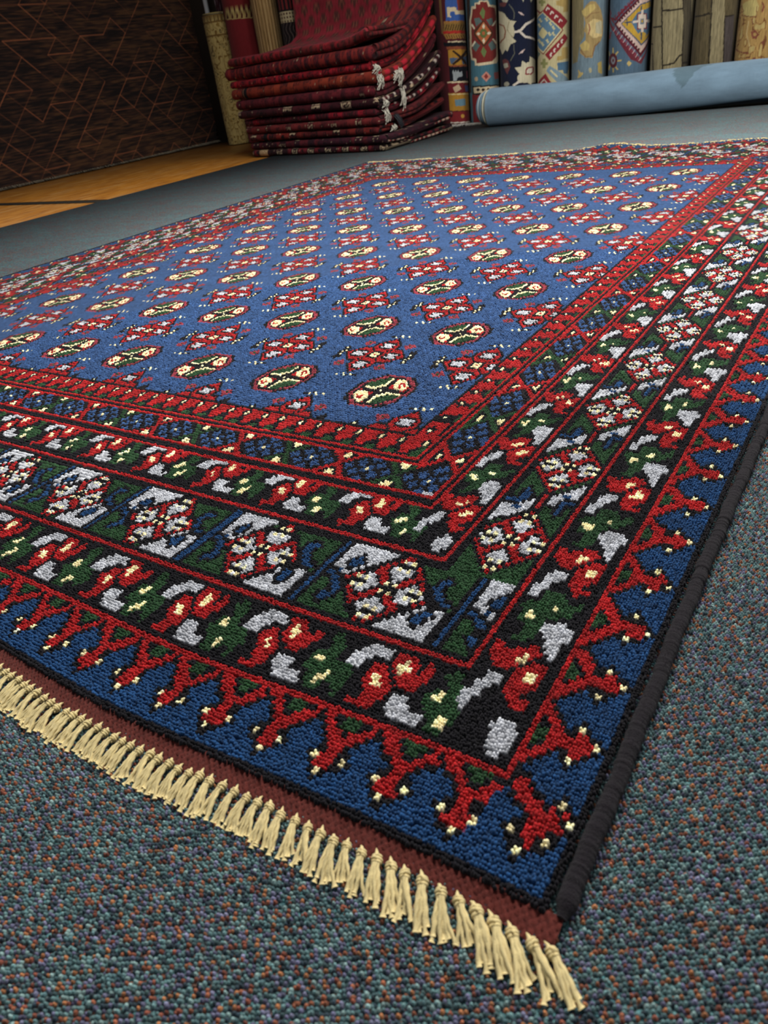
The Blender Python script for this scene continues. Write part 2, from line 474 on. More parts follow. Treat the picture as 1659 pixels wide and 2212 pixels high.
def hourglass(o, col, clip, rot):
    for sg in (1, -1):
        q = lambda pts: tr([(sg * a, sg * b) for a, b in pts], o, rot)
        P(q([(-7, 6.2), (7, 6.2), (.4, -.2), (-.4, -.2)]), col, 0, clip)
        P(q([(-3.6, 4.9), (3.6, 4.9), (0, 1.4)]), K, 0, clip)
        P(q([(-1.6, 4.2), (1.4, 4.2), (1, 3.2), (.4, 2.2), (-.8, 2.8)]), C_, 0, clip)


for k in range(-20, 1):
    o = (44.6 + 18.7 * k, -34.9)
    rosette(o, M_bl, 0)
    hourglass((o[0] - 9.3, o[1]), G_ if k % 2 == 0 else R_, M_bl & (TG < -29.6), 0)
for k in range(1, 22):
    o = (44.4, -35 + 18.7 * k)
    rosette(o, M_bl, 1)
    hourglass((o[0], o[1] - 9.3), R_ if k % 2 else G_, M_bl & (SG > 38.6), 1)
P([(50.2, -39.6), (47, -40.2), (46.4, -39.2), (49.6, -38)], W_, 0, M_bl)
# reciprocal red teeth next to the field
for k in range(-44, 4):
    for rot, o in ((0, (11.3 + 7.5 * k, -21.5)), (1, (30.6, -16 + 7.3 * (k + 44)))):
        if k == -44 and rot: continue
        z = M_z & ((TG < -16) if rot == 0 else (SG > 27))
        P(tr([(-.4, 4), (8, 4), (8, -1), (7, -1.4), (6.8, -2.2), (4.2, -5.2), (2.4, -4.6), (.8, -1.4), (-.4, -1)], o, rot), R_, 0, z)
        dia(o, 2.2, 2.1, K, 0, z); dot(o, C_, 0, z)
        P(tr([(-1.7, -3.9), (1.7, -3.9), (1.3, -6), (-1.3, -6)], o, rot), G_, 0, z)
P([(27.8, -22.4), (32, -22.4), (34.4, -19), (34.4, -11), (27.8, -11)], R_, 0, M_z)
dia((31, -15.6), 2, 2, K, 0, M_z); dot((31, -15.6), C_, 0, M_z)
P([(33.6, -26.5), (36, -25), (35.6, -22.6), (33.4, -24)], G_, 0, M_z)
# half turn for the far and left borders
dF, dR, dL, dB = TG + 102.4, 111.7 - SG, SG + 363.7, 396.4 - TG
mn = np.minimum(dF, dR)
turn = (np.minimum(dL, dB) < mn) & ~FLD
jj = np.clip((294 - TG).astype(int) - T0, 0, NTT - 1); ii = np.clip((-252 - SG).astype(int) - S0, 0, NS - 1)
CAN2 = CAN[jj, ii]
CAN = np.where(turn, CAN2, CAN)

PAL = np.array([lin('#110f15'), lin('#a2191c'), lin('#314f7c'), lin('#254528'), lin('#bcbec4'), lin('#fff0bc'), lin('#8f3440'), lin('#1a406b')])
# ------------------------------------------------------------------ rug geometry
def warp(s, t):
    """Knots to metres; the corner is pulled in a little and the far end has a low ripple."""
    sm = lambda x: np.clip(x, 0, 1) ** 2 * (3 - 2 * np.clip(x, 0, 1))
    dy = 1.7 * sm((s - 30) / 80) * sm((-t - 55) / 45)
    bow = -.9 * sm((-t - 70) / 30) * np.exp(-((s - 28) / 28) ** 2)
    x = X0 + (s + .8 * sm((s - 60) / 50) * sm((-t - 40) / 60)) * KU
    y = Y0 + (t + dy + bow) * KV
    u = -s / 42
    z = .016 * np.exp(-((u - 2.3) / .55) ** 2) * sm((t - 375) / 22) + .004 * np.exp(-((u + .3) / .5) ** 2) * sm((t - 370) / 22)
    return x, y, z


rug = empty('knotted_rug', (X0 - 126 * KU, Y0 + 147 * KV, 0))
tag(rug, 'large hand-knotted blue rug with rows of medallions, red and green borders and cream fringe', 'rug')
RL = np.array(rug.location)
m_pile = wool_mat('rug_pile_wool', .12, 1100, .0007, .04, .38)
colK = PAL[CAN]                                             # [t, s, 3]
vk = np.clip(1 + .13 * RNG.standard_normal((NTT, NS)), .7, 1.4)
row = 1 + .05 * RNG.standard_normal((NTT, 1))
abr = np.repeat(RNG.standard_normal((NTT // 8 + 1, 1)), 8, 0)[:NTT] * .035 + 1      # faint dye bars across the rug
colK = colK * (vk * row * abr)[..., None]
Xk, Yk, Zk = warp(SG, TG)
# knots close to the camera get real tufts
ctr = np.stack([Xk, Yk, np.full_like(Xk, PZ)], -1)
dcam = np.linalg.norm(ctr - np.array([0, 0, CH]), axis=-1)
Rm = _R @ (ctr - np.array([0, 0, CH])).reshape(-1, 3).T
px = 829.5 + 1560 * Rm[0] / Rm[2]; py = 1106 - 1560 * Rm[1] / Rm[2]
vis = ((Rm[2] > 0) & (px > -150) & (px < 1809) & (py < 2350)).reshape(dcam.shape)
pilem = (SG <= 111.4) & (TG >= -102.4) & (SG >= -363.6) & (TG <= 396.4)
near = vis & pilem & (dcam < .98)
mid = vis & pilem & (dcam >= .98) & (dcam < 1.75)
# base sheet
zb = np.where(near | mid, PZ - .0032, PZ) + Zk
ZB = zb + np.where(near | mid, .0005, .0011) * RNG.standard_normal(zb.shape)
farf = np.where(near | mid, .72, .66 - .08 * np.clip((dcam - 1.7) / 1.6, 0, 1))  # colour darkened: shade between tufts and light falloff with distance painted in
js = np.where(pilem.any(1))[0]; is_ = np.where(pilem.any(0))[0]
sl = (slice(js[0], js[-1] + 1), slice(is_[0], is_[-1] + 1))
shp = SG[sl].shape
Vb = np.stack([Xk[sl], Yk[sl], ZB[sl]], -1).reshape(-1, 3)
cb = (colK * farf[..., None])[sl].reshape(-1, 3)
# skirt down to the carpet
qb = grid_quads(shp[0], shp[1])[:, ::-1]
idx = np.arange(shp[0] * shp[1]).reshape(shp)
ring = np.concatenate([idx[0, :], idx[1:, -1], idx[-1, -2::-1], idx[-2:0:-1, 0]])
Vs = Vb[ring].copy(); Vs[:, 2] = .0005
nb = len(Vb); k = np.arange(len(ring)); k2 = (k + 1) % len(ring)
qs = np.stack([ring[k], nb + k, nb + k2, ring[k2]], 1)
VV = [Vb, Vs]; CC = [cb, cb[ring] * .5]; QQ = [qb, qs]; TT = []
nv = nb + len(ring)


def domes(s, t, c, n, hx, hy, jit, hz, ring=6):
    """n x n tufts for each knot (s, t)."""
    global nv
    off = (np.arange(n) + .5) / n - .5
    oa, ob = np.meshgrid(off, off)
    S = (s[:, None] + oa.ravel()[None]); T = (t[:, None] + ob.ravel()[None])
    S = S + jit * RNG.standard_normal(S.shape) / n; T = T + jit * RNG.standard_normal(T.shape) / n
    cc = np.repeat(c, n * n, 0)
    S, T = S.ravel(), T.ravel()
    x, y, z = warp(S, T)
    N = len(S)
    cc = cc * (1 + .12 * RNG.standard_normal((N, 1)))
    th = np.linspace(0, 2 * PI, ring, endpoint=False)[None] + RNG.uniform(0, 1, (N, 1)) * 1.5
    sz = RNG.uniform(.85, 1.2, (N, 1))
    zt = PZ + z + hz * RNG.standard_normal(N)
    lean = RNG.normal(0, .25, (N, 2)) * np.array([hx, hy])
    lv = []
    for rr, dz, lf in ((.62, -.0005, .7), (1.12, -.0034, 0)):
        rv = rr * sz * (1 + .15 * RNG.standard_normal((N, ring)))
        lv.append(np.stack([x[:, None] + lean[:, :1] * lf + rv * hx * np.cos(th), y[:, None] + lean[:, 1:] * lf + rv * hy * np.sin(th), np.repeat((zt + dz)[:, None], ring, 1)], -1))
    top = np.stack([x + lean[:, 0], y + lean[:, 1], zt], -1)[:, None]
    V = np.concatenate([top, lv[0], lv[1]], 1)              # N, 1+2ring, 3
    per = 1 + 2 * ring
    base = nv + np.arange(N)[:, None] * per
    a = np.arange(ring); b = (a + 1) % ring
    tri = np.stack([np.zeros(ring, int), 1 + a, 1 + b], 1)
    qd = np.stack([1 + a, 1 + ring + a, 1 + ring + b, 1 + b], 1)
    TT.append((base[:, None] + tri[None]).reshape(-1, 3)); QQ.append((base[:, None] + qd[None]).reshape(-1, 4))
    VV.append(V.reshape(-1, 3))
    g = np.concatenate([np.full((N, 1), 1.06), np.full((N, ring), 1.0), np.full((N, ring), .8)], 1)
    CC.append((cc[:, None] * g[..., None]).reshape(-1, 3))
    nv += N * per


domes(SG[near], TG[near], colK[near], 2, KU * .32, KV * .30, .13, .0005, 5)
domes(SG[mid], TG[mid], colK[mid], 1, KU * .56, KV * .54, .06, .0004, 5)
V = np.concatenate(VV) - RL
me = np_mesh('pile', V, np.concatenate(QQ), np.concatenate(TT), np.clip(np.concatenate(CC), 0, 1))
pile = link('pile', me, m_pile, rug)

# flat-woven maroon ends
m_kilim = wool_mat('kilim_end_wool', .05, 1300, .0005, .05, .4)
for name, tA, tB, sA, sB, res in (('kilim_end', -102.0, -104.9, -364.5, 113.8, 3), ('kilim_end', 396.0, 399.2, -364.5, 113.8, 1)):
    ns = int((sB - sA) * res); nt = 12 if res > 1 else 5
    s = np.linspace(sA, sB, ns)[:, None]; t = np.linspace(tA, tB, nt)[None]
    s, t = np.broadcast_arrays(s, t)
    x, y, z = warp(s, t)
    f = np.abs(t - tA) / abs(tB - tA)
    rib = np.sin(s * 2 * PI / 1.15 + np.sin(f * 18) * .5) * np.sin(f * nt * 1.6)
    zz = z + .0062 - .0042 * f + .0017 * rib + .0003 * RNG.standard_normal(s.shape)
    wob = .0012 * np.sin(s * .21) * f + .0008 * np.sin(s * .53 + 2) * f
    V = np.stack([x, y + wob, zz], -1).reshape(-1, 3)
    cc = np.array(lin('#56241e'))[None] * (1 + .30 * rib.reshape(-1, 1) + .14 * RNG.standard_normal((len(V), 1)))
    q = grid_quads(ns, nt)
    if tB > tA: q = q[:, ::-1]
    o = link(name, np_mesh(name, V - RL, q, None, np.clip(cc, 0, 1)), m_kilim, rug)
    o['label'] = 'maroon flat-woven end strip'

# overcast side cords
def vn1(w):
    r = np.random.default_rng(3).standard_normal(4096)
    return r[np.floor(w).astype(int) % 4096]


m_cord = wool_mat('selvedge_wool', .06, 1100, .0016, .06, .7)
for sc in (113.3, -365.3):
    mb = MB()
    n = 3000 if sc > 0 else 500
    t = np.linspace(-102.2, 397.6, n)
    x, y, z = warp(np.full(n, sc), t)
    wp = t * KV / .0046 + .6 * np.sin(t * .4)
    wr = (.0058 if sc > 0 else .0038) * (.97 + .06 * np.abs(np.sin(wp * PI)) ** .7 + .025 * RNG.standard_normal(n) + .05 * vn1(wp))
    x = x + .0005 * np.sin(t * .35) + .0003 * np.sin(t * 1.1)
    wr = wr * np.clip(.45 + (np.abs(t - t[0]) / 3.0), .45, 1)
    c = np.array(lin('#151016'))[None] * (1 + .14 * RNG.standard_normal((n, 1)))
    mb.tube(np.stack([x, y, z + .0058], 1) - RL, wr, 12, np.clip(c, 0, 1))
    if sc > 0:                  # stray wool fibres on the stretch nearest the camera
        hs = RNG.uniform(-101, 60, 5200); hs = hs[np.argsort(hs)]
        ha = RNG.uniform(-.3, PI + .3, len(hs)); hl = RNG.uniform(.0012, .0040, len(hs))
        hx, hy, hz = warp(np.full(len(hs), sc), hs)
        dirv = np.stack([np.cos(ha), RNG.normal(0, 1.1, len(hs)), np.sin(ha)], 1); dirv /= np.linalg.norm(dirv, axis=1)[:, None]
        b0 = np.stack([hx + .0052 * np.cos(ha), hy, hz + .0058 + .0052 * np.sin(ha)], 1) - RL
        tang = np.cross(dirv, RNG.normal(0, 1, dirv.shape)); tang /= np.linalg.norm(tang, axis=1)[:, None]
        b1 = b0 + dirv * hl[:, None] * .6; b2 = b1 + (dirv * .3 + tang * .7) * hl[:, None] * .6
        wv = np.cross(dirv, tang) * .00007
        hv = np.stack([b0 - wv, b0 + wv, b1 + wv, b1 - wv, b2], 1).reshape(-1, 3)
        bi = np.arange(len(hs))[:, None] * 5
        mb.add(hv, bi + np.array([[0, 1, 2, 3]]), bi + np.array([[3, 2, 4]]), lin('#2c242b'))
    o = mb.build('selvedge_cord', m_cord, rug)
    o['label'] = 'dark overcast wool side cord'

# knotted fringe
m_fr = wool_mat('cream_fringe_cotton', .0, 1500, .0004, .12, .3)


knots = []


def tassel_mesh(seed, strands=7, L=.031, fine=True):
    """A knot at the origin with cords running to -Y, the warp end going up to +Y."""
    r = np.random.default_rng(seed)
    mb = MB()
    cr = np.array(lin('#d3c08a'))
    prof = [(0.0001, -.0030), (.0018, -.0028), (.0029, -.0018), (.0033, 0), (.0030, .0017), (.0020, .0029), (.0008, .0036)]
    Mx = Matrix.Rotation(PI / 2, 4, 'X') @ Matrix.Rotation(r.uniform(-.3, .3), 4, 'Y')
    Mx = Matrix.Rotation(-PI, 4, 'Z') @ Mx if False else Mx
    Mx.translation = Vector((0, 0, .0048))
    # wrapped knot: three fat turns
    for q in range(3):
        a = np.linspace(0, 2 * PI, 15)
        ty = (q - 1) * .0017
        tilt = r.uniform(-.25, .25)
        rr = (.0020, .0025, .0021)[q]
        mb.tube(np.stack([rr * np.cos(a), -ty + tilt * rr * np.cos(a), .0048 + rr * np.sin(a)], 1), .0011, 6, cr * r.uniform(.95, 1.05), cap=False)
    mb.tube([(0, .0036, .0046), (0, 0, .005), (0, -.004, .0046)], [.0012, .0024, .0018], 7, cr)
    lx = r.uniform(-.0016, .0016); hl = r.uniform(.0004, .0026)
    mb.tube([(0, .002, .005), (lx * .5, .0045, .0052), (lx, .0046 + hl, .0046)], [.0014, .0010, .0004], 6, cr * 1.02)
    if fine:
        knots.append(mb.mesh('knot')); mb = MB()
    n = 22 if fine else 7
    for i in range(strands):
        f = np.linspace(0, 1, n)
        spread = (i / (strands - 1) - .5) * 2
        w = r.uniform(.0022, .0048); bend = r.normal(0, .0016)
        ln = L * r.uniform(.84, 1.12)
        xx = spread * (.0010 + w * f ** 1.2) + .0008 * np.sin(f * 5 + r.uniform(0, 6)) * f + bend * f * f
        yy = -.0028 - ln * f
        h0 = .0048 + .0014 * math.cos(spread * 1.5) * r.uniform(.2, 1)
        zz = h0 * (1 - f) ** 1.6 + .0016 + .0018 * np.sin(f * PI) + r.uniform(0, .0012)
        rad = np.full(n, .00112); rad[-3:] *= (1.05, 1.25, 1.45) if fine else 1.2
        cc = np.clip(cr * r.uniform(.88, 1.1), 0, 1)
        mb.tube(np.stack([xx, yy, zz], 1), rad, 8 if fine else 5, np.repeat(cc[None], n, 0), twist=ln / .0056 * 2 * PI / 2, ridge=.20 if fine else 0)
    return mb.mesh('tassel')


TAS = [tassel_mesh(i, 6 + i % 2, .0205) for i in range(7)]
for m_ in TAS + knots: m_.materials.append(m_fr); m_.polygons.foreach_set('use_smooth', np.ones(len(m_.polygons), bool))
TASF = [tassel_mesh(40 + i, 4, .021, False) for i in range(4)]
for m_ in TASF: m_.materials.append(m_fr); m_.polygons.foreach_set('use_smooth', np.ones(len(m_.polygons), bool))


def put_tassel(mesh, s, t, ang, sc, flip=False, tilt=0, roll=0):
    x, y, z = warp(np.array([s]), np.array([t]))
    o = bpy.data.objects.new('tassel', mesh); COL.objects.link(o); o.parent = rug
    o.location = Vector((x[0], y[0], z[0] - .0004)) - Vector(RL)
    o.rotation_euler = (tilt, roll, ang + (PI if flip else 0))
    o.scale = (sc, sc, sc)
    if mesh in TAS:
        kn = bpy.data.objects.new('knot', knots[TAS.index(mesh)]); COL.objects.link(kn); kn.parent = o
    return o


s = 114.0; k = 0
while s > -50:
    u = (114.0 - s)
    lean = .88 * math.exp(-u / 40) + random.uniform(-.11, .11)
    sc = random.uniform(.94, 1.08) * (1.12 if u < 25 else 1.0)
    put_tassel(TAS[(k * 5 + 3) % 7], s, -105.3 + .15 * math.sin(s * .21 + .5) + random.uniform(-.12, .12), lean, sc)
    s -= random.uniform(1.95, 2.55) if u > 18 else random.uniform(2.4, 2.9); k += 1
n_front = k
# far fringe in view: the largest ones as tassels of their own
smin = None
s = 108.0; k = 0
while k < 100 - n_front:
    o = put_tassel(TASF[k % 4], s, 399.4 + random.uniform(-.1, .1), random.uniform(-.5, .5), random.uniform(.8, 1.25), True)
    o.rotation_euler.x = random.uniform(-.25, .12)
    s -= random.uniform(2.2, 2.9); k += 1
# the rest of the fringe (past the hundred largest)
mb = MB()


def merge_tassel(me_, s, t, ang, sc, flip):
    V = np.empty(len(me_.vertices) * 3); me_.vertices.foreach_get('co', V); V = V.reshape(-1, 3) * sc
    a = ang + (PI if flip else 0)
    c_, s_ = math.cos(a), math.sin(a)
    V = V @ np.array([[c_, s_, 0], [-s_, c_, 0], [0, 0, 1]])
    x, y, z = warp(np.array([s]), np.array([t]))
    V = V + np.array([x[0], y[0], z[0]]) - RL
    q = [tuple(p.vertices) for p in me_.polygons if len(p.vertices) == 4]; t3 = [tuple(p.vertices) for p in me_.polygons if len(p.vertices) == 3]
    mb.add(V, q, t3, np.array(lin('#dcc88e')) * random.uniform(.9, 1.08))


while s > -364:
    merge_tassel(TASF[k % 4], s, 399.4, random.uniform(-.5, .5), random.uniform(.8, 1.25), True); s -= random.uniform(2.2, 2.9); k += 1
s = -52.0
while s > -364:
    merge_tassel(TASF[k % 4], s, -105.3, random.uniform(-.2, .2), random.uniform(.95, 1.1), False); s -= random.uniform(2.1, 2.6); k += 1
o = mb.build('tassel_fringe', m_fr, rug)
o['kind'] = 'stuff'
# ------------------------------------------------------------------ floors
CARPX = -3.18 * BK              # seam between carpet and wood


def carpet_mat():
    k = NT('loop_pile_carpet')
    o = k.obj()
    m = k.mapping(o, (1, 1, 0), (0, 0, .58))
    v = k.n('TexVoronoi', voronoi_dimensions='2D', ins={'Vector': m, 'Scale': 390.0, 'Randomness': .75})
    h = k.n('SeparateColor', ins={0: v.outputs['Color']})
    n = k.noise(o, 5.0, 3, .6)
    n2 = k.noise(k.mapping(o, (1.0, 5.0, 1), (0, 0, .3)), 9.0, 2, .6)
    f = k.math('ADD', h.outputs[0], k.math('MULTIPLY', k.math('SUBTRACT', k.math('ADD', n, n2), 1.0), .45))
    c = k.ramp(f, [(0, rgba('#7e4a38')), (.10, rgba('#8f553a')), (.20, rgba('#5f5a78')), (.36, rgba('#3a5f66')), (.56, rgba('#508285')), (.80, rgba('#6a9697'))], 'CONSTANT')
    big = k.noise(k.mapping(o, (1, 3.2, 1), (0, 0, -.6)), 5.5, 3, .65); fin = k.noise(o, 60, 2, .6)
    tn = k.math('ADD', k.math('MULTIPLY', big, .7), k.math('MULTIPLY', fin, .5))
    c = k.mix(k.ramp(tn, [(.60, (0, 0, 0, 1)), (.78, (.65, .65, .65, 1))]), c, rgba('#5c9093'))
    c = k.mix(k.ramp(tn, [(.40, (.6, .6, .6, 1)), (.56, (0, 0, 0, 1))]), c, rgba('#8a6258'))
    v2 = k.math('ADD', k.math('MULTIPLY', h.outputs[1], .5), .78)
    c = k.mix(1.0, c, k.n('CombineColor', ins={0: v2, 1: v2, 2: v2}).outputs[0], 'MULTIPLY')
    k.set('Base Color', c)
    k.b.inputs['Roughness'].default_value = .8
    k.bump(k.math('SUBTRACT', 1.0, v.outputs['Distance']), .0022, 1.0)
    k.sheen(.12, .5)
    return k.m


mb = MB()
mb.box((CARPX, -1.2, -.03), (2.6, 5.4, 0.0))
carpet = mb.build('floor', carpet_mat(), None, False)
tag(carpet, kind='structure')

# loops of the carpet pile close to the camera
lp = .00262
rot = math.radians(33)
gi = np.arange(-420, 420)
GI, GJ = np.meshgrid(gi, gi, indexing='ij')
a = (GI + .20 * RNG.standard_normal(GI.shape)) * lp; b = (GJ + .18 * RNG.standard_normal(GI.shape)) * lp
lx = a * math.cos(rot) - b * math.sin(rot) - .1; ly = a * math.sin(rot) + b * math.cos(rot) + .35
pc = np.stack([lx, ly, np.zeros_like(lx)], -1) - np.array([0, 0, CH])
Q = (pc.reshape(-1, 3) @ _R.T); d = np.linalg.norm(pc, axis=-1)
px = (829.5 + 1560 * Q[:, 0] / Q[:, 2]).reshape(d.shape); py = (1106 - 1560 * Q[:, 1] / Q[:, 2]).reshape(d.shape)
ex, _, _ = warp(np.array([112.0]), np.array([0.0])); _, ey, _ = warp(np.array([0.0]), np.array([-102.0]))
under = (lx < ex[0]) & (ly > ey[0] + .004)
ok = (Q[:, 2].reshape(d.shape) > 0) & (px > -140) & (px < 1800) & (py < 2360) & (py > 0) & (d < 1.05) & ~under
x, y = lx[ok], ly[ok]; I, J = GI[ok], GJ[ok]; N = len(x)
u = RNG.random(N); w = RNG.random(N)
org = ((I % 3 == 0) & (J % 3 == 0) & (u < .97)) | ((I % 3 == 1) & (J % 3 == 0) & (u < .26)) | ((I % 3 == 0) & (J % 3 == 1) & (u > .72)) | (u < .018)
pal = np.array([lin(c) for c in ('#5d7d7e', '#4a676b', '#7c9795', '#61617c', '#2b3c46', '#767792', '#985a40', '#7f4636', '#a56c45')])
ci = np.where(org, 6 + (w * 3).astype(int), np.select([w < .30, w < .50, w < .62, w < .77, w < .93], [0, 1, 2, 3, 4], 5))
cc = pal[ci] * np.clip(.96 + .26 * RNG.standard_normal((N, 1)), .5, 1.6)
ring = 6
th = np.linspace(0, 2 * PI, ring, endpoint=False)[None] + 0 * x[:, None]
ang = RNG.uniform(0, PI, N)[:, None]
el = RNG.uniform(1.0, 1.3, (N, 1)); r0 = lp * .41 * RNG.uniform(.85, 1.15, (N, 1))
h = RNG.uniform(.0019, .0030, N)
LV = [np.stack([x, y, h], -1)[:, None]]
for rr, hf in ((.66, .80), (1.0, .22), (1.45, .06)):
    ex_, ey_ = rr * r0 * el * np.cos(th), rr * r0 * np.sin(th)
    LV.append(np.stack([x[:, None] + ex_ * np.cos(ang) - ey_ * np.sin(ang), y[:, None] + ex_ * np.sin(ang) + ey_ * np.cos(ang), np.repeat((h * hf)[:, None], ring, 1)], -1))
V = np.concatenate(LV, 1); per = 1 + 3 * ring
base = np.arange(N)[:, None] * per
a_ = np.arange(ring); b_ = (a_ + 1) % ring
tri = np.stack([np.zeros(ring, int), 1 + a_, 1 + b_], 1)
qd = np.concatenate([np.stack([1 + a_, 1 + ring + a_, 1 + ring + b_, 1 + b_], 1), np.stack([1 + ring + a_, 1 + 2 * ring + a_, 1 + 2 * ring + b_, 1 + ring + b_], 1)])
me = np_mesh('carpet_pile', V.reshape(-1, 3), (base[:, None] + qd[None]).reshape(-1, 4), (base[:, None] + tri[None]).reshape(-1, 3), np.clip((cc[:, None] * np.concatenate([[1.05], np.full(ring, 1.0), np.full(ring, .8), np.full(ring, .12)])[None, :, None]).reshape(-1, 3), 0, 1))  # loop tops lighter, feet near black: shade in the gaps put into the colour
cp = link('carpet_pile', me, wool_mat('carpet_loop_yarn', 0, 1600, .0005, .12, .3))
tag(cp, 'teal, purple and rust loop pile of the carpet around the rug corner', 'carpet', kind='stuff')


def wood_mat():
    k = NT('worn_wood_floor')
    o = k.obj()
    g = k.noise(k.mapping(o, (3, .5, 1), (0, 0, 1.15)), 14, 4, .65)
    g2 = k.noise(k.mapping(o, (14, .6, 1), (0, 0, 1.15)), 5, 3, .6)
    c = k.ramp(g, [(.3, rgba('#6e4116')), (.5, rgba('#99611f')), (.7, rgba('#b07a30'))])
    sc = k.math('GREATER_THAN', g2, .60)
    c = k.mix(k.math('MULTIPLY', sc, .55), c, rgba('#b89a68'))
    k.set('Base Color', c)
    k.set('Roughness', .42); k.set('Specular IOR Level', .4)
    k.bump(g, .002, .3)
    return k.m


mb = MB()
mb.box((-6.6, -1.2, -.06), (CARPX + .0, 5.4, -.006))
wf = mb.build('floor', wood_mat(), None, False)
tag(wf, kind='structure')
